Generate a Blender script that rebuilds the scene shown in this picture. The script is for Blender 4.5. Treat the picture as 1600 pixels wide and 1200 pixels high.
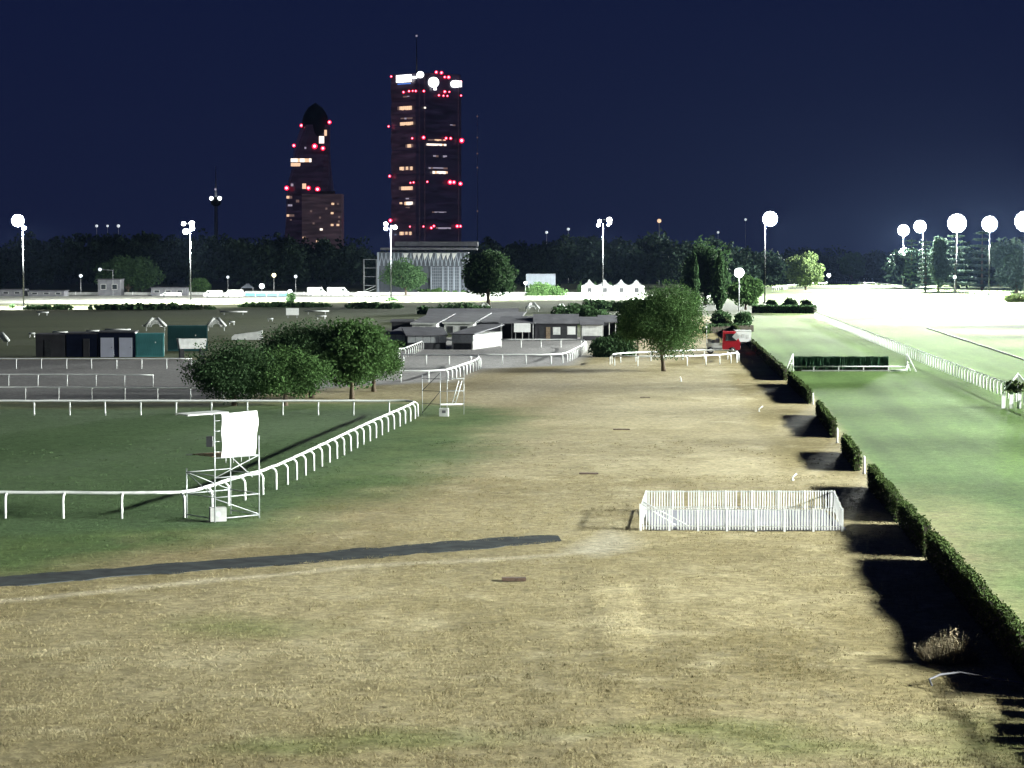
import bpy, math, random
import numpy as np
from mathutils import Vector, Matrix

for o in list(bpy.data.objects):
    bpy.data.objects.remove(o, do_unlink=True)
SC = bpy.context.scene
COL = SC.collection
RND = random.Random(7)
NP = np.random.default_rng(7)

# ------------------------------------------------------------------ camera
CAM_H, FPX, HORIZON = 12.6, 3700.0, 405.0
PITCH = math.atan((600 - HORIZON) / FPX)
cam_d = bpy.data.cameras.new('camera')
cam_d.sensor_width = 36.0
cam_d.lens = 36.0 * FPX / 1600.0
cam_d.clip_start, cam_d.clip_end = 1.0, 20000.0
cam = bpy.data.objects.new('camera', cam_d)
COL.objects.link(cam)
cam.location = (0, 0, CAM_H)
cam.rotation_euler = (math.pi / 2 - PITCH, 0, 0)
SC.camera = cam

# ------------------------------------------------------------------ night sky
world = bpy.data.worlds.new('World'); SC.world = world
world.use_nodes = True
wn, wl = world.node_tree.nodes, world.node_tree.links
wn.clear()
w_out = wn.new('ShaderNodeOutputWorld'); w_bg = wn.new('ShaderNodeBackground')
w_co = wn.new('ShaderNodeTexCoord'); w_sep = wn.new('ShaderNodeSeparateXYZ')
w_ramp = wn.new('ShaderNodeValToRGB')
w_ramp.color_ramp.elements[0].position = 0.0
w_ramp.color_ramp.elements[0].color = (0.0068, 0.0102, 0.036, 1)
w_ramp.color_ramp.elements[1].position = 0.14
w_ramp.color_ramp.elements[1].color = (0.0042, 0.0076, 0.036, 1)
wl.new(w_co.outputs['Generated'], w_sep.inputs[0])
wl.new(w_sep.outputs['Z'], w_ramp.inputs[0])
wl.new(w_ramp.outputs[0], w_bg.inputs[0])
w_bg.inputs[1].default_value = 1.0
wl.new(w_bg.outputs[0], w_out.inputs[0])

SC.view_settings.view_transform = 'Standard'
SC.view_settings.look = 'None'
SC.view_settings.exposure = 0.0
SC.view_settings.gamma = 1.0
SC.view_settings.use_curve_mapping = False
SC.render.engine = 'CYCLES'
SC.cycles.use_denoising = True
SC.cycles.max_bounces = 3
SC.cycles.adaptive_threshold = 0.025
SC.cycles.diffuse_bounces = 2
SC.cycles.volume_bounces = 0
SC.cycles.sample_clamp_indirect = 4.0

HAZE = 0.0000062
FLOOD = (0.95, 1.0, 0.93)


# ------------------------------------------------------------------ helpers
def V(px, py, z=0.0):
    """world point of the plane z that the photograph shows at this pixel (survey of the place)"""
    a, b = (px - 800) / FPX, (600 - py) / FPX
    cp, sp = math.cos(PITCH), math.sin(PITCH)
    d = Vector((a, cp + b * sp, -sp + b * cp))
    t = (z - CAM_H) / d.z
    return Vector((0, 0, CAM_H)) + d * t


def VY(px, py, Y):
    a, b = (px - 800) / FPX, (600 - py) / FPX
    cp, sp = math.cos(PITCH), math.sin(PITCH)
    d = Vector((a, cp + b * sp, -sp + b * cp))
    return Vector((0, 0, CAM_H)) + d * (Y / d.y)


def tag(o, label, cat, group=None):
    o['label'] = label; o['category'] = cat
    if group: o['group'] = group
    return o


def thing(name, label, cat, loc=(0, 0, 0), rz=0.0, group=None):
    o = bpy.data.objects.new(name, None); COL.objects.link(o)
    o.empty_display_size = 0.3
    o.location = loc; o.rotation_euler = (0, 0, rz)
    return tag(o, label, cat, group)


def link(name, me, parent=None, loc=(0, 0, 0), rz=0.0):
    o = bpy.data.objects.new(name, me); COL.objects.link(o)
    o.parent = parent; o.location = loc; o.rotation_euler = (0, 0, rz)
    return o


class MB:
    def __init__(self):
        self.v, self.f, self.sm = [], [], []

    def add(self, vs, fs, smooth=False):
        n = len(self.v)
        self.v += [tuple(p) for p in vs]
        self.f += [tuple(i + n for i in q) for q in fs]
        self.sm += [smooth] * len(fs)
        return self

    def box(self, c, s, rz=0.0, m=None):
        hx, hy, hz = s[0] / 2, s[1] / 2, s[2] / 2
        R = m if m is not None else Matrix.Rotation(rz, 3, 'Z')
        vs = [Vector(c) + R @ Vector((x * hx, y * hy, z * hz)) for x, y, z in
              ((-1, -1, -1), (1, -1, -1), (1, 1, -1), (-1, 1, -1), (-1, -1, 1), (1, -1, 1), (1, 1, 1), (-1, 1, 1))]
        return self.add(vs, [(0, 3, 2, 1), (4, 5, 6, 7), (0, 1, 5, 4), (1, 2, 6, 5), (2, 3, 7, 6), (3, 0, 4, 7)])

    def tube(self, pts, r, n=6, cap=True):
        pts = [Vector(p) for p in pts]
        rs = r if isinstance(r, (list, tuple)) else [r] * len(pts)
        vs, fs = [], []
        up = None
        for i, p in enumerate(pts):
            t = (pts[min(i + 1, len(pts) - 1)] - pts[max(i - 1, 0)]).normalized()
            if up is None:
                up = Vector((0, 0, 1)) if abs(t.z) < 0.9 else Vector((1, 0, 0))
            a = t.cross(up)
            if a.length < 1e-4: a = t.cross(Vector((0, 1, 0)))
            a.normalize(); b = a.cross(t).normalized(); up = b
            for k in range(n):
                an = 2 * math.pi * k / n
                vs.append(p + (a * math.cos(an) + b * math.sin(an)) * rs[i])
        for i in range(len(pts) - 1):
            for k in range(n):
                k2 = (k + 1) % n
                fs.append((i * n + k, i * n + k2, (i + 1) * n + k2, (i + 1) * n + k))
        if cap:
            fs.append(tuple(range(n - 1, -1, -1)))
            fs.append(tuple((len(pts) - 1) * n + k for k in range(n)))
        return self.add(vs, fs, True)

    def lathe(self, prof, n=12, c=(0, 0, 0), axis='Z'):
        vs, fs = [], []
        for r, z in prof:
            for k in range(n):
                an = 2 * math.pi * k / n
                p = (r * math.cos(an), r * math.sin(an), z)
                if axis == 'Y': p = (p[0], p[2], p[1])
                if axis == 'X': p = (p[2], p[0], p[1])
                vs.append((c[0] + p[0], c[1] + p[1], c[2] + p[2]))
        for i in range(len(prof) - 1):
            for k in range(n):
                k2 = (k + 1) % n
                fs.append((i * n + k, i * n + k2, (i + 1) * n + k2, (i + 1) * n + k))
        self.add(vs, fs, True)
        self.sm += [False, False]; o = len(self.v) - len(vs)
        self.f.append(tuple(o + k for k in range(n - 1, -1, -1)))
        self.f.append(tuple(o + (len(prof) - 1) * n + k for k in range(n)))
        return self

    def ball(self, c, r, n=12, m=8):
        rx, ry, rz = (r, r, r) if not isinstance(r, (tuple, list)) else r
        vs, fs = [], []
        for i in range(1, m):
            th = math.pi * i / m
            for k in range(n):
                an = 2 * math.pi * k / n
                vs.append((c[0] + rx * math.sin(th) * math.cos(an), c[1] + ry * math.sin(th) * math.sin(an), c[2] + rz * math.cos(th)))
        top = len(vs); vs.append((c[0], c[1], c[2] + rz)); vs.append((c[0], c[1], c[2] - rz))
        for i in range(m - 2):
            for k in range(n):
                k2 = (k + 1) % n
                fs.append((i * n + k, (i + 1) * n + k, (i + 1) * n + k2, i * n + k2))
        for k in range(n):
            k2 = (k + 1) % n
            fs.append((top, k, k2)); fs.append((top + 1, (m - 2) * n + k2, (m - 2) * n + k))
        return self.add(vs, fs, True)

    def prism(self, outline, y0, y1):
        """outline in x,z (counter-clockwise seen from -y), extruded along y"""
        n = len(outline)
        vs = [(x, y0, z) for x, z in outline] + [(x, y1, z) for x, z in outline]
        fs = [tuple(range(n)), tuple(range(2 * n - 1, n - 1, -1))]
        for i in range(n):
            j = (i + 1) % n
            fs.append((i, i + n, j + n, j))
        return self.add(vs, fs)

    def mesh(self, name, mat):
        me = bpy.data.meshes.new(name)
        me.from_pydata(self.v, [], self.f)
        me.polygons.foreach_set('use_smooth', self.sm)
        if mat: me.materials.append(mat)
        me.update()
        return me

    def build(self, name, mat, parent=None, loc=(0, 0, 0), rz=0.0):
        return link(name, self.mesh(name, mat), parent, loc, rz)


def np_mesh(name, verts, nper, mat, smooth=False):
    """verts (N*nper,3): N faces with nper corners each, sharing nothing"""
    verts = np.asarray(verts, dtype=np.float32).reshape(-1, 3)
    nf = len(verts) // nper
    me = bpy.data.meshes.new(name)
    me.vertices.add(len(verts)); me.vertices.foreach_set('co', verts.ravel())
    me.loops.add(len(verts)); me.loops.foreach_set('vertex_index', np.arange(len(verts), dtype=np.int32))
    me.polygons.add(nf)
    me.polygons.foreach_set('loop_start', np.arange(nf, dtype=np.int32) * nper)
    me.polygons.foreach_set('loop_total', np.full(nf, nper, dtype=np.int32))
    if mat: me.materials.append(mat)
    me.update(calc_edges=True); me.validate()
    return me


# ------------------------------------------------------------------ materials
def nodes_of(name):
    m = bpy.data.materials.new(name); m.use_nodes = True
    nt = m.node_tree; bs = nt.nodes['Principled BSDF']
    return m, nt, bs


def mat(name, col, rough=0.7, var=0.25, scale=3.0, bump=0.0, bscale=20.0, metal=0.0, spec=0.3, stretch=None):
    m, nt, bs = nodes_of(name)
    bs.inputs['Roughness'].default_value = rough
    bs.inputs['Metallic'].default_value = metal
    bs.inputs['Specular IOR Level'].default_value = spec
    tc = nt.nodes.new('ShaderNodeTexCoord'); mp = nt.nodes.new('ShaderNodeMapping')
    if stretch: mp.inputs['Scale'].default_value = stretch
    no = nt.nodes.new('ShaderNodeTexNoise'); no.inputs['Scale'].default_value = scale; no.inputs['Detail'].default_value = 5
    rp = nt.nodes.new('ShaderNodeValToRGB')
    rp.color_ramp.elements[0].position = 0.3; rp.color_ramp.elements[1].position = 0.7
    rp.color_ramp.elements[0].color = tuple(c * (1 - var) for c in col) + (1,)
    rp.color_ramp.elements[1].color = tuple(min(1, c * (1 + var)) for c in col) + (1,)
    nt.links.new(tc.outputs['Object'], mp.inputs[0]); nt.links.new(mp.outputs[0], no.inputs['Vector'])
    nt.links.new(no.outputs['Fac'], rp.inputs[0]); nt.links.new(rp.outputs[0], bs.inputs['Base Color'])
    if bump:
        n2 = nt.nodes.new('ShaderNodeTexNoise'); n2.inputs['Scale'].default_value = bscale; n2.inputs['Detail'].default_value = 4
        b = nt.nodes.new('ShaderNodeBump'); b.inputs['Strength'].default_value = bump; b.inputs['Distance'].default_value = 0.05
        nt.links.new(tc.outputs['Object'], n2.inputs['Vector'])
        nt.links.new(n2.outputs['Fac'], b.inputs['Height']); nt.links.new(b.outputs[0], bs.inputs['Normal'])
    return m


def leafmat(name, col, var=0.45, trans=0.25, rough=0.85):
    m, nt, bs = nodes_of(name)
    bs.inputs['Roughness'].default_value = rough
    bs.inputs['Specular IOR Level'].default_value = 0.06
    ge = nt.nodes.new('ShaderNodeNewGeometry'); rp = nt.nodes.new('ShaderNodeValToRGB')
    rp.color_ramp.elements[0].color = tuple(c * (1 - var) for c in col) + (1,)
    rp.color_ramp.elements[1].color = (min(1, col[0] * (1 + var * 1.2)), min(1, col[1] * (1 + var)), min(1, col[2] * (1 + var * .7)), 1)
    nt.links.new(ge.outputs['Random Per Island'], rp.inputs[0])
    nt.links.new(rp.outputs[0], bs.inputs['Base Color'])
    tr = nt.nodes.new('ShaderNodeBsdfTranslucent'); mx = nt.nodes.new('ShaderNodeMixShader')
    mx.inputs[0].default_value = trans
    nt.links.new(rp.outputs[0], tr.inputs[0])
    nt.links.new(bs.outputs[0], mx.inputs[1]); nt.links.new(tr.outputs[0], mx.inputs[2])
    nt.links.new(mx.outputs[0], nt.nodes['Material Output'].inputs[0])
    return m


def emis(name, col, strength):
    m, nt, bs = nodes_of(name)
    bs.inputs['Base Color'].default_value = tuple(col) + (1,)
    bs.inputs['Emission Color'].default_value = tuple(col) + (1,)
    bs.inputs['Emission Strength'].default_value = strength
    return m


M = dict(
    white=mat('white_paint', (0.78, 0.79, 0.78), 0.45, 0.06, 2.0, spec=0.5),
    white_dirty=mat('weathered_white', (0.60, 0.61, 0.60), 0.6, 0.18, 1.5),
    galv=mat('galvanised_steel', (0.42, 0.44, 0.45), 0.45, 0.15, 5, metal=0.3),
    pole=mat('mast_steel', (0.40, 0.41, 0.42), 0.5, 0.15, 1.0, metal=0.2),
    mastpole=mat('grey_mast_paint', (0.035, 0.037, 0.04), 0.9, 0.15, 1.0, spec=0.05),
    palepad=mat('pale_concrete', (0.20, 0.205, 0.235), 0.9, 0.12, 1.0, bump=0.2),
    sheet=mat('white_sheet', (0.86, 0.86, 0.86), 0.8, 0.03, 2, bump=0.2, bscale=3),
    concrete=mat('concrete', (0.40, 0.40, 0.39), 0.9, 0.2, 2.0, bump=0.3),
    asphalt=mat('asphalt', (0.054, 0.059, 0.061), 1.0, 0.25, 1.2, bump=0.5, bscale=30, spec=0.0),
    dark=mat('dark_metal', (0.03, 0.032, 0.036), 0.6, 0.3, 2.0),
    darkwood=mat('dark_timber', (0.085, 0.055, 0.04), 0.85, 0.35, 6.0, bump=0.4),
    wood=mat('timber', (0.20, 0.15, 0.10), 0.85, 0.3, 6.0, bump=0.4),
    bark=mat('bark', (0.11, 0.085, 0.06), 0.9, 0.35, 4.0, bump=0.6, stretch=(1, 1, 0.25)),
    roof_grey=mat('grey_roofing', (0.13, 0.13, 0.145), 0.85, 0.25, 0.6, bump=0.3, bscale=5),
    roof_dark=mat('dark_roofing', (0.05, 0.05, 0.06), 0.85, 0.25, 0.8),
    navy=mat('navy_cabin', (0.008, 0.011, 0.026), 0.5, 0.25, 1.0, spec=0.04),
    teal=mat('teal_container', (0.06, 0.20, 0.21), 0.5, 0.18, 0.8, spec=0.04),
    darkteal=mat('dark_teal_container', (0.03, 0.085, 0.09), 0.5, 0.2, 0.8, spec=0.04),
    grey_cabin=mat('grey_cabin', (0.036, 0.036, 0.042), 0.7, 0.25, 0.8),
    lilac=mat('pale_lilac_door', (0.52, 0.54, 0.66), 0.55, 0.06, 1.0),
    red=mat('red_paint', (0.50, 0.015, 0.03), 0.35, 0.12, 1.0, spec=0.5),
    glass=mat('dark_glass', (0.02, 0.025, 0.03), 0.08, 0.1, 1.0, spec=0.6),
    rubber=mat('rubber', (0.02, 0.02, 0.02), 0.9, 0.2, 6.0),
    blue=mat('blue_awning', (0.10, 0.28, 0.45), 0.6, 0.12, 1.0),
    facade=mat('pale_slats', (0.15, 0.17, 0.205), 0.6, 0.12, 0.6),
    facade_dark=mat('grey_blue_wall', (0.045, 0.052, 0.066), 0.7, 0.2, 0.6),
    brown_wall=mat('brown_block', (0.17, 0.12, 0.10), 0.8, 0.15, 0.1),
    crown=leafmat('leaf_green', (0.060, 0.118, 0.040), .28),
    crown_dark=leafmat('leaf_dark', (0.042, 0.082, 0.036), .28),
    wood_far=leafmat('far_wood_leaf', (0.020, 0.036, 0.027)),
    crown_lit=leafmat('leaf_floodlit', (0.075, 0.110, 0.044)),  # leaf paled for the floodlit trees; the light is in the colour
    needle=leafmat('needle_blue_green', (0.07, 0.11, 0.085), .3),
    hedge=leafmat('hedge_leaf', (0.040, 0.064, 0.020), trans=0.05, var=.3),
    brush=leafmat('brush_birch', (0.020, 0.055, 0.030), trans=0.08),
    core=mat('hedge_twigs', (0.025, 0.020, 0.014), 0.95, 0.3, 4.0),
    straw=leafmat('dry_stalks', (0.21, 0.18, 0.125), 0.3, 0.2),
    lamp=emis('floodlight_lens', (0.93, 0.98, 1.0), 22.0),
    lamp_dim=emis('small_lamp_lens', (0.9, 0.97, 1.0), 6.0),
    lamp_far=emis('far_lamp_lens', (0.85, 0.92, 1.0), .7),
    lamp_warm=emis('warm_lamp_lens', (1.0, 0.88, 0.55), 3.0),
    sign=emis('lit_white_sign', (0.95, 0.98, 1.0), 5.0),
    sign_blue=emis('lit_blue_line', (0.10, 0.30, 1.0), 0.8),
    red_lamp=emis('red_beacon', (1.0, 0.008, 0.05), 2.2),
    pink_core=emis('beacon_core', (1.0, 0.30, 0.42), 4.0),
    win_warm=emis('lit_window_warm', (1.0, 0.66, 0.42), 1.0),
    win_white=emis('lit_window_white', (1.0, 0.88, 0.75), 1.6),
    win_cool=emis('lit_window_grey', (0.55, 0.50, 0.62), 0.55),
    win_dim=emis('lit_window_dim', (0.55, 0.36, 0.30), 0.25),
)


def tower_mat(name, base, glow, fl):
    """dark wall with a faint glow put into its colour in bands, standing for dimly lit rooms"""
    m, nt, bs = nodes_of(name)
    bs.inputs['Base Color'].default_value = base + (1,)
    bs.inputs['Roughness'].default_value = 0.3
    tc = nt.nodes.new('ShaderNodeTexCoord'); mp = nt.nodes.new('ShaderNodeMapping')
    mp.inputs['Scale'].default_value = (0.05, 0.05, fl)
    no = nt.nodes.new('ShaderNodeTexNoise'); no.inputs['Scale'].default_value = 1.0; no.inputs['Detail'].default_value = 4
    rp = nt.nodes.new('ShaderNodeValToRGB')
    rp.color_ramp.elements[0].position = 0.35; rp.color_ramp.elements[1].position = 0.75
    rp.color_ramp.elements[0].color = tuple(c * 0.35 for c in glow) + (1,)
    rp.color_ramp.elements[1].color = tuple(c * 1.8 for c in glow) + (1,)
    nt.links.new(tc.outputs['Object'], mp.inputs[0]); nt.links.new(mp.outputs[0], no.inputs['Vector'])
    nt.links.new(no.outputs['Fac'], rp.inputs[0]); nt.links.new(rp.outputs[0], bs.inputs['Emission Color'])
    bs.inputs['Emission Strength'].default_value = 1.0
    return m


M['tower_a'] = tower_mat('tower_glass_left', (0.03, 0.02, 0.03), (0.016, 0.0085, 0.016), 0.3)
M['tower_b'] = tower_mat('tower_glass_right', (0.02, 0.015, 0.03), (0.006, 0.0042, 0.011), 0.3)
M['tower_c'] = tower_mat('twisted_glass', (0.02, 0.015, 0.03), (0.009, 0.0055, 0.012), 0.3)
M['tower_cap'] = mat('unlit_cap', (0.01, 0.01, 0.02), 0.9, 0.2, 0.1)
M['block'] = tower_mat('brown_block_wall', (0.16, 0.11, 0.10), (0.026, 0.016, 0.020), 0.35)  # wall glow is emission added so the block does not go black


# ------------------------------------------------------------------ ground
HEDGE_PTS = [(30, 13.2), (70, 15.75), (140, 20.8), (207, 26.3), (333, 34.0), (480, 43.0)]


def hedge_x(Y):
    return np.interp(Y, [p[0] for p in HEDGE_PTS], [p[1] for p in HEDGE_PTS])


def vnoise(x, y, s, seed):
    """smooth value noise 0..1"""
    rg = np.random.default_rng(seed); T = rg.random((256, 256))
    x = np.asarray(x) / s + 1000.3; y = np.asarray(y) / s + 1000.7
    xi, yi = np.floor(x).astype(int), np.floor(y).astype(int)
    fx, fy = x - xi, y - yi
    fx = fx * fx * (3 - 2 * fx); fy = fy * fy * (3 - 2 * fy)
    a, b = T[xi % 256, yi % 256], T[(xi + 1) % 256, yi % 256]
    c, d = T[xi % 256, (yi + 1) % 256], T[(xi + 1) % 256, (yi + 1) % 256]
    return (a * (1 - fx) + b * fx) * (1 - fy) + (c * (1 - fx) + d * fx) * fy


def fbm(x, y, s, seed):
    return vnoise(x, y, s, seed) * .5 + vnoise(x, y, s / 2.1, seed + 1) * .3 + vnoise(x, y, s / 4.3, seed + 2) * .2


def poly_w(px):
    return np.array([V(a, b)[:2] for a, b in px])


def soft(poly, X, Y, w):
    """1 inside the polygon, falling to 0 over w metres at its edge"""
    ins = np.zeros(X.shape, bool); dist = np.full(X.shape, 1e9)
    n = len(poly)
    for i in range(n):
        x0, y0 = poly[i]; x1, y1 = poly[(i + 1) % n]
        c = ((y0 > Y) != (y1 > Y))
        with np.errstate(divide='ignore', invalid='ignore'):
            xx = (x1 - x0) * (Y - y0) / (y1 - y0 if y1 != y0 else 1e-9) + x0
        ins ^= c & (X < xx)
        L2 = (x1 - x0) ** 2 + (y1 - y0) ** 2 + 1e-9
        t = np.clip(((X - x0) * (x1 - x0) + (Y - y0) * (y1 - y0)) / L2, 0, 1)
        dist = np.minimum(dist, np.hypot(X - x0 - t * (x1 - x0), Y - y0 - t * (y1 - y0)))
    sd = np.where(ins, dist, -dist)
    return np.clip(0.5 + sd / w, 0, 1)


P_GREEN = poly_w([(-300, 628), (300, 628), (660, 628), (800, 640), (800, 668), (745, 705), (690, 735), (600, 772), (480, 803),
                  (425, 832), (330, 845), (150, 868), (40, 890), (-300, 915)])
P_GREEN2 = poly_w([(-300, 640), (640, 640), (655, 660), (430, 790), (380, 822), (-300, 850)])
P_LTRACK = poly_w([(-500, 562), (300, 562), (560, 560), (640, 600), (560, 603), (300, 626), (-500, 626)])
P_YARD = poly_w([(540, 560), (600, 535), (640, 528), (780, 526), (930, 528), (925, 545), (900, 571), (760, 576), (742, 579), (700, 597), (540, 600)])
P_INFIELD = poly_w([(-900, 482), (620, 480), (1000, 478), (1000, 500), (930, 527), (600, 530), (540, 560), (-900, 561)])
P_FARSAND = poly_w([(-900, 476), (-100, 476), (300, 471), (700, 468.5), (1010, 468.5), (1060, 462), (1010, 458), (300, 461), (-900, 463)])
P_VERGE = poly_w([(-900, 487), (60, 490), (300, 481), (700, 477), (1000, 474), (1000, 470), (-900, 476)])
P_BARE = poly_w([(600, 575), (760, 575), (960, 572), (1000, 590), (900, 640), (800, 640), (690, 610)])
P_PATCH = poly_w([(880, 856), (925, 838), (948, 828), (985, 838), (980, 858), (930, 868)])


def ground_col(X, Y):
    wx = (fbm(X, Y, 6.0, 11) - .5) * 6.0; wy = (fbm(X, Y, 6.0, 31) - .5) * 9.0
    Xw, Yw = X + wx, Y + wy
    n1 = fbm(X, Y, 14.0, 5); n2 = fbm(X, Y, 2.2, 8); n3 = fbm(X, Y * .5, 5.0, 23)

    def C(r, g, b): return np.stack([np.full(X.shape, r), np.full(X.shape, g), np.full(X.shape, b)], -1)

    def mix(a, b, f): return a + (b - a) * f[..., None]
    col = mix(C(.215, .180, .095), C(.295, .254, .150), np.clip(n1 * 1.6 - .3, 0, 1))
    col = mix(col, C(.165, .137, .068), np.clip((n3 - .5) * 4, 0, 1) * .6)
    col = mix(col, C(.38, .335, .21), np.clip((n2 - .60) * 5, 0, 1) * .6)
    # a few greener patches in the dry turf
    for (px, py, rx, ry) in ((600, 1150, 3.0, 1.6), (450, 1165, 2.2, 1.2), (1100, 1135, 3.5, 1.5), (380, 975, 3, 3), (1250, 1160, 3, 2), (1570, 1160, 2.5, 4)):
        c = V(px, py)
        d = np.hypot((X - c.x) / rx, (Y - c.y) / ry)
        col = mix(col, C(.115, .135, .045), np.clip(1.25 - d + (n2 - .5), 0, 1) * .65)
    col = mix(col, C(.22, .185, .12), soft(P_BARE, Xw, Yw, 12.0) * .7)
    # long lighter streaks where mowers ran up and down
    st = vnoise(X - .01 * Y, Y * .02, .55, 77)
    band = np.exp(-((X - (2.5 + .02 * (Y - 70))) / 3.2) ** 2) * np.clip((105 - Y) / 20, 0, 1)
    col = col * (1 + band[..., None] * (st[..., None] - .5) * .5)
    # trodden footpath running left from the bare patch
    fp = np.interp(X, [V(-40, 940).x, V(300, 908).x, V(600, 880).x, V(800, 870).x, V(960, 855).x], [V(-40, 940).y, V(300, 908).y, V(600, 880).y, V(800, 870).y, V(960, 855).y])
    fm = np.exp(-((Y - fp - (n2 - .5) * 1.2) / .55) ** 2) * (X < V(960, 855).x)
    col = mix(col, C(.40, .355, .25), fm * .85)
    col = mix(col, C(.36, .33, .25), soft(P_PATCH, Xw * .3 + X * .7, Yw * .15 + Y * .85, 1.6) * .8)
    g = mix(C(.062, .100, .038), C(.096, .135, .052), np.clip(n2 * 1.8 - .4, 0, 1))
    g = mix(g, C(.20, .17, .08), np.clip((n1 - .55) * 3, 0, 1) * .35)
    col = mix(col, g, np.clip(soft(P_GREEN, Xw, Yw, 7.0) * 1.05, 0, 1))
    g2 = mix(C(.058, .096, .044), C(.076, .118, .054), n2)
    col = mix(col, g2, soft(P_GREEN2, Xw * .2 + X * .8, Yw * .2 + Y * .8, 3.0))
    sand = mix(C(.23, .225, .225), C(.29, .28, .275), n3)
    col = mix(col, C(.070, .082, .040) * (0.75 + .5 * n1[..., None]), soft(P_INFIELD, X, Y + wy * .5, 8.0))
    col = mix(col, sand * .66, soft(P_LTRACK, X, Y + wy * .2, 3.0))  # sand darkened to carry the trees' shade over the left track
    col = mix(col, sand, soft(P_YARD, X, Y + wy * .2, 3.0))
    # right-hand racing turf
    hx = hedge_x(Y)
    far = np.clip((Y - 480) / 30, 0, 1)
    rt = np.clip((X - (hx + .2)) / .8, 0, 1)
    turf = mix(C(.058, .104, .030), C(.080, .128, .040), np.clip(n2 * 1.2 - .1, 0, 1))
    u = X - .067 * Y
    stripe = vnoise(u, Y * .02, 3.2, 41) * .55 + vnoise(u, Y * .03, 1.1, 43) * .45
    turf = turf * (.55 + .90 * stripe[..., None])
    dryp = np.clip(1.1 - (X - hx) / 4.5 + (n1 - .5) * 1.5, 0, 1) * np.clip((135 - Y) / 25, 0, 1)
    turf = mix(turf, C(.19, .17, .085), dryp * .75 * (.5 + n2))
    turf = mix(turf, C(.15, .18, .08), np.clip((Y - 330) / 150, 0, 1) * .6)
    col = mix(col, turf, rt)
    # everything past the course: dull grass, then the sanded trotting track
    beyond = np.clip((Y - 500) / 40, 0, 1) * (1 - np.clip((X - 52 - .06 * (Y - 480)) / 6, 0, 1))
    col = mix(col, C(.06, .07, .04), beyond)
    col = mix(col, C(.09, .09, .055), soft(P_VERGE, X, Y + wy, 20.0) * .8)
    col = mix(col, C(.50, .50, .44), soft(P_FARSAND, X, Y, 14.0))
    out = np.clip((Y - 1150) / 150, 0, 1)
    col = mix(col, C(.05, .055, .035), out)
    return np.clip(col, 0.01, .9)


def ground_z(X, Y):
    amp = np.clip((190 - Y) / 120, 0, 1)
    z = -(fbm(X, Y, 1.6, 61) * .07 + fbm(X, Y * .4, 7.0, 67) * .10) * amp
    return np.where(Y > 195, 0, z)


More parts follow.
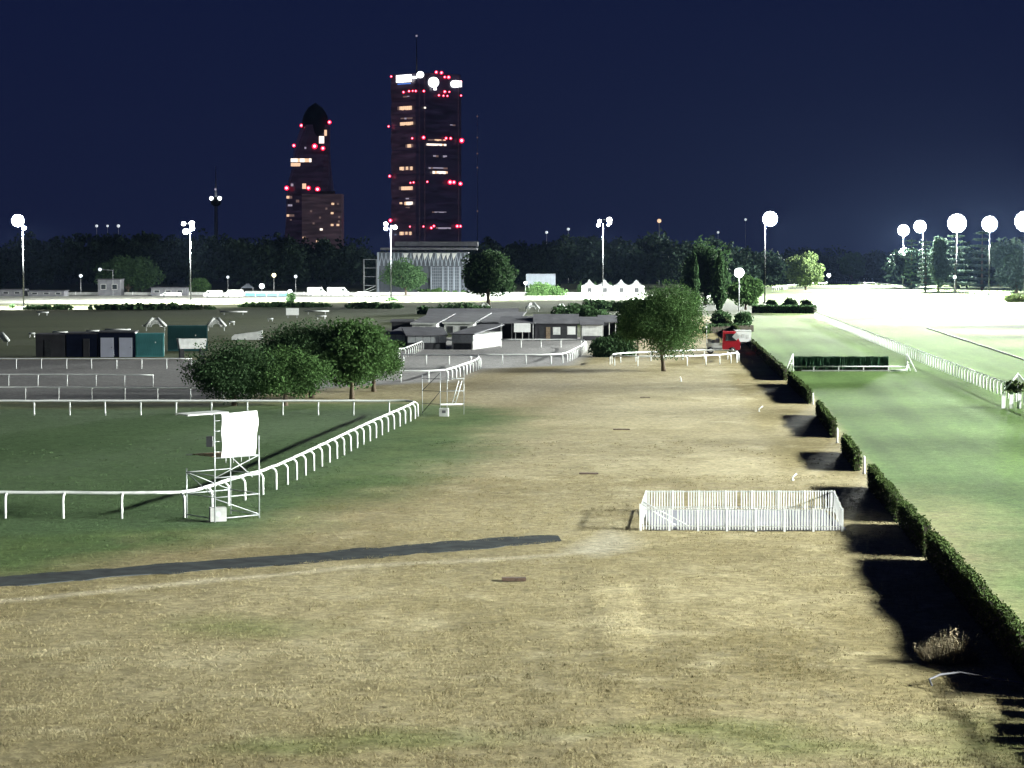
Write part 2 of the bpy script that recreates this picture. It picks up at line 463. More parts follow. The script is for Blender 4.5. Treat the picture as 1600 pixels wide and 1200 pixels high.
def build_ground():
    xs = np.concatenate([np.array([-3000, -2000, -1000, -600, -400, -260, -200, -160, -130, -105, -88, -74]),
                         np.arange(-62, 62.01, .55), np.array([64, 68, 73, 79, 87, 97, 110, 125, 140, 160, 185, 215, 260, 400, 700, 1300, 2000, 3000])])
    ys = [-60., 0., 25., 40., 48.]
    while ys[-1] < 330: ys.append(ys[-1] * 1.0062)
    while ys[-1] < 1500: ys.append(ys[-1] * 1.014)
    ys += [1800, 2500, 3500, 5000]
    ys = np.array(ys)
    X, Y = np.meshgrid(xs, ys)
    Z = ground_z(X, Y)
    co = np.stack([X, Y, Z], -1).reshape(-1, 3).astype(np.float32)
    ny, nx = X.shape
    i = np.arange(ny - 1)[:, None] * nx + np.arange(nx - 1)[None, :]
    q = np.stack([i, i + 1, i + nx + 1, i + nx], -1).reshape(-1, 4).astype(np.int32)
    me = bpy.data.meshes.new('ground')
    me.vertices.add(len(co)); me.vertices.foreach_set('co', co.ravel())
    me.loops.add(q.size); me.loops.foreach_set('vertex_index', q.ravel())
    me.polygons.add(len(q)); me.polygons.foreach_set('loop_start', np.arange(len(q), dtype=np.int32) * 4)
    me.polygons.foreach_set('loop_total', np.full(len(q), 4, dtype=np.int32))
    me.polygons.foreach_set('use_smooth', np.ones(len(q), bool))
    ca = me.color_attributes.new('turf', 'FLOAT_COLOR', 'POINT')
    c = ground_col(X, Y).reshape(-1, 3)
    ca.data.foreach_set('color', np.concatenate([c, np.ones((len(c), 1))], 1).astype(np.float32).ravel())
    me.update(calc_edges=True)
    m, nt, bs = nodes_of('turf_and_sand')
    bs.inputs['Roughness'].default_value = 0.95; bs.inputs['Specular IOR Level'].default_value = 0.08
    at = nt.nodes.new('ShaderNodeVertexColor'); at.layer_name = 'turf'
    tc = nt.nodes.new('ShaderNodeTexCoord')
    prev = at.outputs[0]
    for sc_, lo, hi in ((0.8, .80, 1.20), (2.6, .62, 1.38), (11.0, .66, 1.34)):
        no = nt.nodes.new('ShaderNodeTexNoise'); no.inputs['Scale'].default_value = sc_; no.inputs['Detail'].default_value = 6
        no.inputs['Roughness'].default_value = 0.65
        mr = nt.nodes.new('ShaderNodeMapRange'); mr.inputs[1].default_value = .3; mr.inputs[2].default_value = .7
        mr.inputs[3].default_value = lo; mr.inputs[4].default_value = hi
        mx = nt.nodes.new('ShaderNodeVectorMath'); mx.operation = 'SCALE'
        nt.links.new(tc.outputs['Object'], no.inputs['Vector']); nt.links.new(no.outputs['Fac'], mr.inputs[0])
        nt.links.new(prev, mx.inputs[0]); nt.links.new(mr.outputs[0], mx.inputs['Scale'])
        prev = mx.outputs[0]
    nt.links.new(prev, bs.inputs['Base Color'])
    nb = nt.nodes.new('ShaderNodeTexNoise'); nb.inputs['Scale'].default_value = 5.0; nb.inputs['Detail'].default_value = 6
    b = nt.nodes.new('ShaderNodeBump'); b.inputs['Strength'].default_value = .6; b.inputs['Distance'].default_value = .06
    nt.links.new(tc.outputs['Object'], nb.inputs['Vector']); nt.links.new(nb.outputs['Fac'], b.inputs['Height'])
    nt.links.new(b.outputs[0], bs.inputs['Normal'])
    me.materials.append(m)
    o = link('ground', me); o['kind'] = 'structure'
    o['label'] = 'dry and green turf of the racecourse with grey sand tracks'


build_ground()


# asphalt strip running in from the left
def build_path():
    top = [(-120, 908), (0, 899), (200, 884), (400, 869), (600, 853), (760, 840), (850, 834), (872, 835)]
    bot = [(-120, 927), (0, 915), (200, 898), (400, 884), (600, 869), (740, 857), (800, 850), (878, 844)]
    tw = [V(*p) for p in top]; bw = [V(*p) for p in bot]

    def res(pts, n):
        xs = [p.x for p in pts]; X = np.linspace(xs[0], xs[-1], n)
        return X, np.interp(X, xs, [p.y for p in pts])
    n = 90
    tx, ty = res(tw, n); bx_, by = res(bw, n)
    ty = ty + (fbm(tx, ty, 1.3, 91) - .5) * 1.1; by = by + (fbm(bx_, by, 1.3, 95) - .5) * 1.3
    vs = [(tx[i], ty[i], -.03) for i in range(n)] + [(bx_[i], by[i], -.045) for i in range(n)] + \
         [(tx[i], ty[i], -.3) for i in range(n)] + [(bx_[i], by[i], -.3) for i in range(n)]
    fs = []
    for i in range(n - 1):
        fs += [(n + i, n + i + 1, i + 1, i), (2 * n + i, i, i + 1, 2 * n + i + 1), (n + i, 3 * n + i, 3 * n + i + 1, n + i + 1)]
    fs += [(n - 1, 2 * n - 1, 4 * n - 1, 3 * n - 1)]
    o = MB().add(vs, fs).build('path', M['asphalt'])
    o['kind'] = 'structure'; o['label'] = 'dark grey asphalt strip crossing the dry turf'


build_path()


# ------------------------------------------------------------------ floodlights (the row along the right of the course carries on unseen out of the frame)
def spot(name, loc, target, power, size, blend=1.0, parent=None, soft_r=2.0):
    ld = bpy.data.lights.new(name, 'SPOT')
    ld.energy = power; ld.color = FLOOD; ld.spot_size = math.radians(size); ld.spot_blend = blend; ld.shadow_soft_size = soft_r
    o = bpy.data.objects.new(name, ld); COL.objects.link(o)
    d = Vector(target) - Vector(loc)
    o.rotation_mode = 'QUATERNION'; o.rotation_quaternion = d.to_track_quat('-Z', 'Y')
    if parent:
        o.parent = parent; o.location = Vector(loc) - parent.location
    else:
        o.location = loc
    return o


MASTS = 'floodlight masts round the course'


def mast(label, base, H, lamps, aims, r=0.14, lens='lamp', group=MASTS):
    """lamps: (dx, dz, radius) round the top; aims: (target, power, cone)"""
    t = thing('floodlight_mast', label, 'floodlight', base, 0, group)
    MB().tube([(0, 0, -.3), (0, 0, H * .5), (0, 0, H)], [r * 1.5, r * 1.15, r * .8], 8).build('pole', M['mastpole'], t)
    MB().box((0, 0, .1), (1.2, 1.2, .5)).build('base', M['concrete'], t)
    for z in sorted({round(l[1] * .7) / .7 for l in lamps}):
        xs = [l[0] for l in lamps if abs(l[1] - z) < .3] + [0]
        if max(xs) - min(xs) > .2:
            MB().tube([(min(xs), .25, H + z), (max(xs), .25, H + z)], .09, 6).build('crossarm', M['pole'], t)
    for dx, dz, lr, *lm in lamps:
        h = MB().lathe([(lr * .35, .55), (lr * .9, .25), (lr, 0.0)], 12, (0, 0, 0), 'Y').build('lamp', M['dark'], t, (dx, -.1, H + dz))
        MB().ball((0, -.02, 0), (lr * .97, lr * .35, lr * .97), 14, 8).build('lens', M[lm[0] if lm else lens], h)
    for tg, pw, cone in aims:
        lo = (base[0], base[1] - 1.5, H)
        spot('floodlight_beam', lo, tg, pw, cone, 0.9 if cone < 145 else 0.45, t)
    return t


def cluster(w, rows, lr, cols=4):
    return [((c - (cols - 1) / 2) * w / cols, (rr - (rows - 1) / 2) * lr * 1.7, lr) for rr in range(rows) for c in range(cols)]


def disc(R_, dx=0.0, dz=0.0):
    """round floodlight bank: one lamp in the middle, rings of lamps about it"""
    lr = R_ * .24; out = [(dx, dz, lr, 'lamp')]
    for n, f, g, mt in ((6, .38, 1.0, 'lamp'), (14, .70, .95, 'lamp')):
        for k in range(n):
            a = 2 * math.pi * (k + .5 * (n > 6)) / n
            out.append((dx + R_ * f * math.cos(a), dz + round(R_ * f * math.sin(a), 2), lr * g, mt))
    return out


ORD = ['first', 'second', 'third', 'fourth', 'fifth', 'sixth', 'seventh', 'eighth', 'ninth', 'tenth', 'eleventh', 'twelfth', 'thirteenth']
# unseen continuation of the right-hand row, spaced closer than real for even side light
ROW = ((52, 1.3e6), (78, 1.36e6), (104, 1.42e6), (131, 1.48e6), (160, 1.5e6), (192, 1.6e6), (228, 1.7e6), (268, 1.75e6), (312, 1.6e6), (362, 1.7e6), (418, 2.1e6), (480, 2.8e6), (550, 3.6e6))
for k, (Y, pw) in enumerate(ROW):
    X = 84 + .10 * Y
    mast('floodlight mast beyond the right edge, %s of the side row counted from the near end' % ORD[k], (X, Y - (22 if Y < 190 else 12), 0), 33.0, cluster(4.4, 2, .55),
         [((8 + .09 * Y, Y, 0), pw, 44 if Y < 300 else 70)], group='floodlight masts beyond the right edge')


def mast_px(label, bx, by, ty, lamps, aims, **k):
    b = V(bx, by); H = VY(bx, ty, b.y).z
    return mast(label, (b.x, b.y, 0), H, lamps, [((b.x + a[0], b.y + a[1], 0), a[2], a[3]) for a in aims], **k)


BIG = cluster(3.6, 3, .75)
mast_px('tall floodlight mast at the far left with one bright cluster', 37, 481, 346, disc(1.75, -1.3, .2) + [(.4, -1.7, .5)], [(0, 8, 1.7e6, 152)])
mast_px('floodlight mast with four separate small lamps left of the twisted tower', 298, 473, 357, [(-1.9, 1.4, .62), (.5, 1.4, .8), (-1.3, -.9, .85), (.6, .1, .75)], [(0, 6, 1.7e6, 152)])
mast_px('slim floodlight mast in front of the slatted pavilion', 611, 470, 354, [(-1.5, .8, .62), (-1.5, -.6, .58), (1.3, -.2, .55)], [(0, 6, 1.2e6, 152)])
mast_px('floodlight mast with two lamp pairs above the pointed marquees', 942, 466, 350, [(-1.1, .9, .62), (-1.5, -.4, .55), (2.0, 1.3, .9), (1.7, -.3, .42), (2.2, .4, .6)], [(0, 6, 1.5e6, 152)])
mast_px('floodlight mast with big round glare standing right of the cypress', 1195, 474, 344, disc(2.3, 1.4, .4), [(50, 15, 3.5e6, 130)])
mast_px('floodlight mast nearest the far bend, left of the right-hand row', 1411, 446, 360, disc(3.0), [(-17, -21, 4.0e6, 160)])
mast_px('floodlight mast second from the bend in the right-hand row', 1441, 453, 354, disc(2.8, -1.2), [(-21, -28, 4.0e6, 160)])
mast_px('floodlight mast with the largest glare above the left cedar', 1494, 460, 349, disc(3.7), [(-21, -38, 5.0e6, 160), (0, 80, 2.0e6, 100)])
mast_px('floodlight mast rising in front of the right cedar', 1545, 463, 350, disc(2.9), [(-24, -45, 5.0e6, 160), (-10, 80, 2.0e6, 100)])
mast_px('floodlight mast cut off by the right edge of the view', 1600, 466, 346, disc(3.6), [(-28, -52, 5.5e6, 160)])


# ------------------------------------------------------------------ white running rails
def gooseneck(h, off, r=.06):
    pts = [(off, 0, -.35), (off, 0, h * .45), (off, 0, h - .34)]
    for k in range(1, 5):
        a = math.pi / 2 * k / 4
        pts.append((off - off * (1 - math.cos(a)) if False else off * math.cos(a), 0, h - .34 + .30 * math.sin(a)))
    return MB().tube(pts, r, 6)


def resample(pts, step):
    pts = [Vector((p[0], p[1])) for p in pts]
    seg = [(pts[i + 1] - pts[i]).length for i in range(len(pts) - 1)]
    L = sum(seg); n = max(1, round(L / step)); out = []
    for k in range(n + 1):
        s = L * k / n; i = 0
        while i < len(seg) - 1 and s > seg[i]: s -= seg[i]; i += 1
        p = pts[i].lerp(pts[i + 1], min(1, s / seg[i])); t = (pts[i + 1] - pts[i]).normalized()
        out.append((p, t))
    return out


def chaikin(pts, it=2, closed=False):
    pts = [Vector((p[0], p[1])) for p in pts]
    for _ in range(it):
        q = [] if closed else [pts[0]]
        rng = range(len(pts)) if closed else range(len(pts) - 1)
        for i in rng:
            a, b = pts[i], pts[(i + 1) % len(pts)]
            q += [a * .75 + b * .25, a * .25 + b * .75]
        if not closed: q.append(pts[-1])
        pts = q
    return pts


RAILS = 'white running rails of the course'


def running_rail(label, px, h=1.15, step=2.9, r=.075, off=.28, it=1, material='white', pr=.06, world_pts=None, closed=False, lower=False):
    pts = world_pts or [V(*p) for p in px]
    pts = chaikin(pts, it, closed)
    if closed: pts = pts + [pts[0]]
    o0 = pts[0]
    t = thing('running_rail', label, 'rail', (o0.x, o0.y, 0), 0, RAILS)
    line = [(p.x - o0.x, p.y - o0.y, h + .012 * math.sin(i * 2.3)) for i, (p, _) in enumerate(resample(pts, step / 2))]
    MB().tube(line, r, 8).build('rail', M[material], t)
    if lower:
        MB().tube([(a, b, c * .5) for a, b, c in line], r * .6, 6).build('lower_rail', M[material], t)
    me = gooseneck(h, off, pr).mesh('post', M[material])
    for p, tg in resample(pts, step)[: None if not closed else -1]:
        o = link('post', me, t, (p.x - o0.x, p.y - o0.y, 0), math.atan2(tg.y, tg.x) - math.pi / 2 + RND.uniform(-.04, .04))
        o.rotation_euler.x = RND.uniform(-.02, .02)
    return t


running_rail('long white rail with bent posts rounding the near green paddock on the left',
             [(-170, 806), (37, 807), (221, 808), (292, 807), (322, 798), (372, 780), (419, 767), (494, 729), (578, 685), (634, 659), (650, 650), (640, 649), (611, 649), (300, 649), (-170, 649)],
             h=1.18, step=2.86, r=.085, off=.3, pr=.07)
running_rail('dim white rail just behind the near paddock, running into the tree shade', [(-170, 625), (120, 625), (350, 627)], step=2.9, r=.06, pr=.045, off=.12)
running_rail('white rail along the near side of the left sand track', [(-170, 603), (115, 603), (240, 604)], step=2.9, r=.06, pr=.045, off=.12)
running_rail('white rail in front of the navy and teal cabins', [(-170, 576), (120, 576), (300, 576)], step=2.9, r=.07, pr=.055, off=.12)
running_rail('white rail loop with a rounded end behind the small scaffold', [(540, 597), (610, 597), (690, 597), (712, 590), (746, 577), (748, 572), (728, 570), (632, 569), (560, 568)], step=2.9, r=.085, pr=.07, it=1)
running_rail('white rail bounding the sandy stable yard, in front of the gabled hut', [(748, 569), (800, 569), (876, 569), (893, 562), (915, 549), (912, 543), (885, 543), (783, 543)], step=2.9, r=.085, pr=.065, it=1)
running_rail('short white rail beside the white-fronted stables', [(590, 564), (632, 558), (664, 544), (728, 544)], step=2.9, r=.075, pr=.06, it=0)
running_rail('white rail ring under the round green tree by the red lorry', [(955, 571), (985, 572), (1045, 572), (1095, 571), (1150, 567), (1152, 562), (1110, 561), (1060, 562), (1000, 565), (960, 567)], step=3.0, r=.085, pr=.065, it=1, closed=True)
running_rail('long white rail dividing the bright turf on the right', [(1274, 497), (1330, 520), (1400, 549), (1480, 582), (1560, 615), (1620, 640), (1700, 672)], h=1.3, step=2.5, r=.05, pr=.075, off=.2, it=1)
running_rail('far white rail along the outer edge of the floodlit course', [(1296, 442), (1400, 449), (1500, 458), (1600, 469), (1680, 477)], h=1.3, step=7.0, r=.12, pr=.12, it=1, lower=True)
running_rail('white rail on the far bend left of the lit green tree', [(1206, 455), (1236, 451), (1292, 447)], h=1.6, step=8.0, r=.2, pr=.18, off=.2, it=0)
running_rail('short white rail across the far end of the course', [(1292, 441), (1330, 440), (1385, 440)], h=1.6, step=8.0, r=.2, pr=.18, off=.2, it=0)


# ------------------------------------------------------------------ foliage
def leaf_quads(c, size, rg, flat=0.0, up=None):
    n = len(c)
    a = rg.normal(size=(n, 3)); a /= np.linalg.norm(a, axis=1)[:, None]
    b = rg.normal(size=(n, 3)); b -= (a * b).sum(1)[:, None] * a; b /= np.linalg.norm(b, axis=1)[:, None]
    if flat:
        a[:, 2] *= (1 - flat); b[:, 2] *= (1 - flat)
    s = size * (.6 + .8 * rg.random(n))[:, None]
    a, b = a * s * .5, b * s * .38
    return np.stack([c - a - b * .4, c + b, c + a - b * .3, c - b], 1).reshape(-1, 3)


def crown_pts(rg, n, w, h, zc, nclump, clump_r, bias=.45, squash=1.0, dy=None):
    """leaf positions in clumps spread through an egg-shaped crown"""
    dy = dy or w
    d = rg.normal(size=(nclump, 3)); d /= np.linalg.norm(d, axis=1)[:, None]
    rad = rg.random(nclump) ** bias
    cc = d * rad[:, None] * np.array([w / 2 - clump_r * .6, dy / 2 - clump_r * .6, h / 2 - clump_r * .6])
    cc[:, 2] += zc
    cr = clump_r * (.55 + .8 * rg.random(nclump))
    k = rg.choice(nclump, n, p=cr ** 2 / (cr ** 2).sum())
    e = rg.normal(size=(n, 3)); e /= np.linalg.norm(e, axis=1)[:, None]
    e *= (rg.random(n) ** .4)[:, None] * cr[k][:, None]
    e[:, 2] *= .75 * squash
    return cc[k] + e, cc


def tree(name, label, base, H, W, trunk_h, n, leaf, mat_='crown', seed=0, group=None, clump=None, nclump=60, tr=.16, bias=.45, squash=1.0, lean=0.0, cat='tree', bottom=None, dy=None):
    rg = np.random.default_rng(seed)
    t = thing(name, label, cat, (base[0], base[1], 0), 0, group)
    bot = trunk_h * .75 if bottom is None else bottom
    zc = (H + bot) / 2
    pts, cc = crown_pts(rg, n, W, H - bot, zc, nclump, clump or W * .17, bias, squash, dy)
    pts[:, 2] = np.maximum(pts[:, 2], .05)
    link('crown', np_mesh('crown', leaf_quads(pts, leaf, rg), 4, M[mat_]), t)
    mb = MB()
    top = Vector((lean, 0, trunk_h + (H - trunk_h) * .45))
    mb.tube([(-lean * .3, 0, -.3), (0, 0, trunk_h * .5), (lean * .5, 0, trunk_h), top], [tr * 1.4, tr, tr * .85, tr * .3], 7)
    for j in range(7):
        c = Vector(cc[j % len(cc)]); s = Vector((lean * .5, 0, trunk_h * (.85 + .05 * j)))
        mid = s.lerp(c, .5) + Vector((0, 0, .3))
        mb.tube([s, mid, c], [tr * .5, tr * .32, tr * .1], 5)
    mb.build('trunk', M['bark'], t)
    return t


def tree_px(name, label, bx, by, top, wpx, n, leaf, trunk=.25, **k):
    b = V(bx, by); H = VY(bx, top, b.y).z; W = wpx * b.y / FPX
    return tree(name, label, b, H, W, H * trunk, n, leaf, **k)


G5 = 'trees clustered behind the near paddock'
tree_px('leafy_tree', 'dark spreading tree at the left end of the paddock tree cluster', 366, 634, 526, 180, 27200, .18, .2, mat_='crown_dark', seed=1, group=G5, nclump=90, bottom=.15, tr=.2)
tree_px('leafy_tree', 'low tree in front of the paddock cluster, right above the white sheet', 446, 634, 540, 150, 25500, .18, .2, mat_='crown', seed=2, group=G5, nclump=90, bottom=.5, tr=.2)
tree_px('leafy_tree', 'tallest dark-topped tree in the middle of the paddock tree cluster', 487, 622, 498, 190, 32300, .18, .22, mat_='crown_dark', seed=3, group=G5, nclump=100, bottom=1.2, tr=.24)
tree_px('leafy_tree', 'greener tree with a pale trunk, second from right in the paddock cluster', 550, 624, 497, 130, 15000, .28, .25, mat_='crown', seed=4, group=G5, nclump=90, bottom=.9, tr=.2)
tree_px('leafy_tree', 'brightest green tree at the right end of the paddock tree cluster', 584, 612, 504, 112, 20400, .18, .2, mat_='crown', seed=5, group=G5, nclump=80, bottom=.5, tr=.2)

tree_px('leafy_tree', 'big round green tree inside the white rail ring', 1036, 580, 434, 144, 51000, .18, .17, mat_='crown', seed=6, nclump=170, bottom=1.1, tr=.22, lean=-.3)
tree_px('leafy_tree', 'dark straggling tree behind the left shoulder of the round green tree', 996, 556, 446, 70, 9000, .38, .2, mat_='crown_dark', seed=7, nclump=50, bottom=.8, bias=.5)
tree_px('leafy_tree', 'lone round dark tree standing before the far white track', 763, 477, 387, 92, 15000, .75, .18, mat_='crown_dark', seed=8, nclump=110, bottom=1.9, tr=.5)
tree_px('leafy_tree', 'broad green tree in front of the slatted pavilion', 634, 461, 404, 76, 11000, .7, .1, mat_='crown_dark', seed=9, nclump=70, bottom=.6, tr=.4)
tree_px('leafy_tree', 'floodlit pale green tree at the inner edge of the far bend', 1259, 453, 391, 62, 9000, .9, .12, mat_='crown_lit', seed=10, nclump=60, bottom=1.0, tr=.5)
tree_px('leafy_tree', 'hazy round tree right of the floodlit pale green tree', 1331, 443, 390, 46, 5000, 1.1, .12, mat_='crown', seed=11, nclump=50, bottom=.8, tr=.5)
tree_px('leafy_tree', 'small bright tree leaning left beneath the right-hand floodlights', 1388, 442, 407, 30, 3000, .9, .2, mat_='crown_lit', seed=12, nclump=24, bottom=3, lean=-3, bias=.6)
tree_px('willow_tree', 'tall drooping grey-green tree behind the round green tree', 1102, 476, 386, 84, 15000, .7, .15, mat_='crown_dark', seed=13, nclump=90, bottom=.8, squash=2.4, tr=.5)
tree_px('leafy_tree', 'low bushy tree beneath the round globe lamp', 1165, 484, 428, 56, 8000, .6, .12, mat_='crown', seed=14, nclump=60, bottom=.4, tr=.3)
tree_px('leafy_tree', 'large dim round tree among the dark wood at far left', 200, 458, 396, 100, 9000, 1.0, .1, mat_='crown_dark', seed=15, nclump=80, bottom=.4, tr=.5)
tree_px('leafy_tree', 'small pale bush-like tree at the foot of the four-lamp mast', 310, 459, 433, 40, 3500, .8, .1, mat_='crown', seed=16, nclump=30, bottom=.3, tr=.3)


def cypress(label, bx, by, top, wpx, seed, n=6000):
    b = V(bx, by); H = VY(bx, top, b.y).z; W = wpx * b.y / FPX
    rg = np.random.default_rng(seed)
    t = thing('cypress_tree', label, 'tree', (b.x, b.y, 0), 0, 'dark cypresses')
    z = rg.random(n); prof = np.minimum(1, z * 7) * (1 - z ** 3) * (.85 + .25 * np.sin(z * 23 + seed))
    a = rg.random(n) * 6.283; r = prof * W / 2 * rg.random(n) ** .35
    pts = np.stack([r * np.cos(a), r * np.sin(a), .3 + z * (H - .3)], -1)
    link('crown', np_mesh('crown', leaf_quads(pts, .55, rg), 4, M['crown_dark']), t)
    MB().tube([(0, 0, -.3), (0, 0, H * .8)], [.22, .05], 6).build('trunk', M['bark'], t)


cypress('slender dark cypress beside the round globe lamp', 1124, 489, 392, 22, 21)
cypress('thinner dark cypress left of the other, half hidden by the round tree', 1086, 487, 398, 15, 22)
for k, (x, w) in enumerate(((907, 11), (918, 10), (930, 11), (953, 12), (968, 11))):
    cypress('small clipped cypress, %s in the row before the white marquees' % ['first', 'second', 'third', 'fourth', 'fifth'][k], x, 459, 441, w, 30 + k, 900)


def cedar(label, bx, by, top, wpx, seed, tiers=10, bare=.15):
    b = V(bx, by); H = VY(bx, top, b.y).z; W = wpx * b.y / FPX
    rg = np.random.default_rng(seed)
    t = thing('cedar_tree', label, 'tree', (b.x, b.y, 0), 0, 'floodlit cedars')
    P = []; mb = MB()
    mb.tube([(0, 0, -.3), (0, 0, H * .6), (0, 0, H)], [.5, .3, .06], 7)
    for i in range(tiers):
        f = bare + (1 - bare) * i / tiers
        z = H * f; L = W / 2 * (1.05 - f) ** .6
        for j in range(7):
            a = rg.random() * 6.28; l = L * (.6 + .5 * rg.random())
            n = int(210 * max(.3, l / 4))
            s = rg.random(n) ** .6
            wd = (1.1 - s) * .9 + .35
            off = rg.normal(size=(n, 3)) * np.stack([wd, wd, wd * .22], -1)
            ax = np.array([math.cos(a), math.sin(a), 0])
            P.append(ax * (s * l)[:, None] + off + np.array([0, 0, z]) + np.array([0, 0, .08]) * (s * l)[:, None])
            mb.tube([(0, 0, z), (ax[0] * l * .8, ax[1] * l * .8, z + .05 * l)], [.12, .03], 4)
    link('crown', np_mesh('crown', leaf_quads(np.concatenate(P), .6, rg, .5), 4, M['needle']), t)
    mb.build('trunk', M['bark'], t)


cedar('layered cedar under the largest floodlight glare', 1492, 455, 360, 66, 41, 9, .12)
cedar('layered cedar behind the mast nearest the right trees', 1534, 457, 354, 60, 42, 9, .10)
cedar('small narrow conifer beside the second mast of the right-hand row', 1446, 456, 372, 20, 43, 12, .05)
cedar('grey dim conifer between the right-hand row of masts', 1424, 452, 370, 24, 44, 12, .05)


tree_px('leafy_tree', 'tall dim tree filling the gap left of the largest floodlight glare', 1466, 455, 368, 44, 7000, 1.0, .06, mat_='needle', seed=17, nclump=60, bottom=.4, tr=.5, squash=1.8)
tree_px('leafy_tree', 'huge dim tree at the right edge behind the last mast', 1588, 458, 366, 84, 11000, 1.0, .06, mat_='needle', seed=18, nclump=80, bottom=.4, tr=.6, squash=1.4)


# shrubs
def shrub(label, bx, by, top, wpx, seed, n=2500, leaf=.5, mat_='crown_dark', group='shrubs along the inner field', dy=None, name='shrub'):
    b = V(bx, by); H = VY(bx, top, b.y).z; W = wpx * b.y / FPX
    rg = np.random.default_rng(seed)
    t = thing(name, label, 'shrub', (b.x, b.y, 0), 0, group)
    cl = min(max(H * .45, .5), W * .3)
    pts, cc = crown_pts(rg, n, W, H * 1.5, H * .3, max(12, int(W / cl * 5)), cl, .4, 1.0, dy or min(W, 6))
    pts[:, 2] = np.abs(pts[:, 2])
    link('foliage', np_mesh('foliage', leaf_quads(pts, leaf, rg), 4, M[mat_]), t)
    mb = MB()
    for c in cc[:6]:
        mb.tube([(c[0] * .3, c[1] * .3, -.1), (c[0], c[1], max(.2, c[2]))], [.08, .03], 4)
    mb.build('stem', M['bark'], t)


shrub('dark bushes at the foot of the dark straggling tree', 962, 557, 514, 72, 51, 7000, .35)
shrub('round dark shrub, left of the pair behind the red lorry', 1126, 506, 486, 36, 52, 3000, .4)
shrub('round dark shrub, right of the pair behind the red lorry', 1160, 506, 485, 34, 53, 3000, .4)
shrub('small shrub just right of the tall mast by the cypress', 1205, 478, 467, 22, 54, 1200, .5)
shrub('brown-green shrub standing on the bright sand right of the mast', 1234, 480, 466, 26, 55, 1500, .5)
shrub('rounded shrub at the right end above the clipped far hedge', 1260, 482, 469, 24, 56, 1500, .5)
shrub('long dark bushes behind the sloping grey yard roof', 716, 491, 474, 140, 57, 5000, .6, dy=8)
shrub('tall dark bushes filling the gap left of the round green tree', 900, 508, 478, 120, 58, 7000, .6, dy=10)
shrub('upper dark bushes reaching up to the marquee row', 935, 486, 467, 110, 59, 5000, .6, dy=8)
shrub('dark low bushes at the far left below the left mast', 76, 484, 476, 84, 60, 2500, .6, dy=6)
shrub('long low bushes below the four-lamp mast', 235, 484, 474, 210, 61, 5000, .7, dy=6)
shrub('low bushes below the white vans', 440, 480, 472, 160, 62, 4000, .7, dy=6)
shrub('low bushes below the slatted pavilion', 585, 482, 472, 90, 63, 3000, .6, dy=6)
shrub('tiny round bush on the white sand at far left', 19, 481, 475, 9, 64, 500, .4)
shrub('pair of tiny bushes at the foot of the slim mast', 613, 470, 465, 24, 65, 700, .5)
shrub('lit green shrubs around the grey screen', 846, 462, 441, 84, 66, 5000, .6, 'crown', dy=8)
shrub('lit green shrubs under the pavilion windows', 690, 460, 450, 84, 67, 3000, .6, 'crown', dy=5)
shrub('small dark bush under the round lamp between the vans', 454, 472, 456, 18, 68, 800, .5)
shrub('bright little bushes along the fence at the right edge', 1585, 472, 458, 50, 69, 2500, .5, 'crown_lit', dy=6)


# far wood that reads as one mass
def far_wood():
    rg = np.random.default_rng(90)
    prof_x = [-300, -60, 0, 60, 100, 190, 260, 320, 400, 440, 540, 600, 740, 820, 860, 920, 1000, 1060, 1110, 1200, 1300, 1400, 1440, 1500, 1600, 1900]
    prof_y = [372, 376, 374, 362, 356, 352, 350, 351, 354, 357, 364, 386, 370, 372, 366, 362, 356, 364, 366, 380, 384, 388, 374, 372, 362, 358]
    P = []
    for row, (dist, drop) in enumerate(((1010, 16), (1060, 6), (1120, 0))):
        x = -320.0
        while x < 1900:
            w = rg.uniform(45, 85)
            yt = np.interp(x, prof_x, prof_y) + drop + rg.uniform(-3, 12)
            dd = dist + (260 if x > 1230 else 0) * (1 if x < 1425 else 0)
            b = VY(x, yt, dd); H = b.z
            if H > 4:
                p, _ = crown_pts(rg, 1500, w * dd / FPX * 1.3, H * .95, H * .52, 34, w * dd / FPX * .17, .4, 1.2)
                P.append(p + np.array([b.x, dd + rg.uniform(-12, 12), 0]))
            x += w * .62
    P = np.concatenate(P); P[:, 2] = np.maximum(P[:, 2], .1)
    o = link('far_wood', np_mesh('far_wood', leaf_quads(P, 1.5, rg), 4, M['wood_far']))
    o['kind'] = 'stuff'; o['label'] = 'dark wood closing the far side of the course'; o['category'] = 'wood'


far_wood()


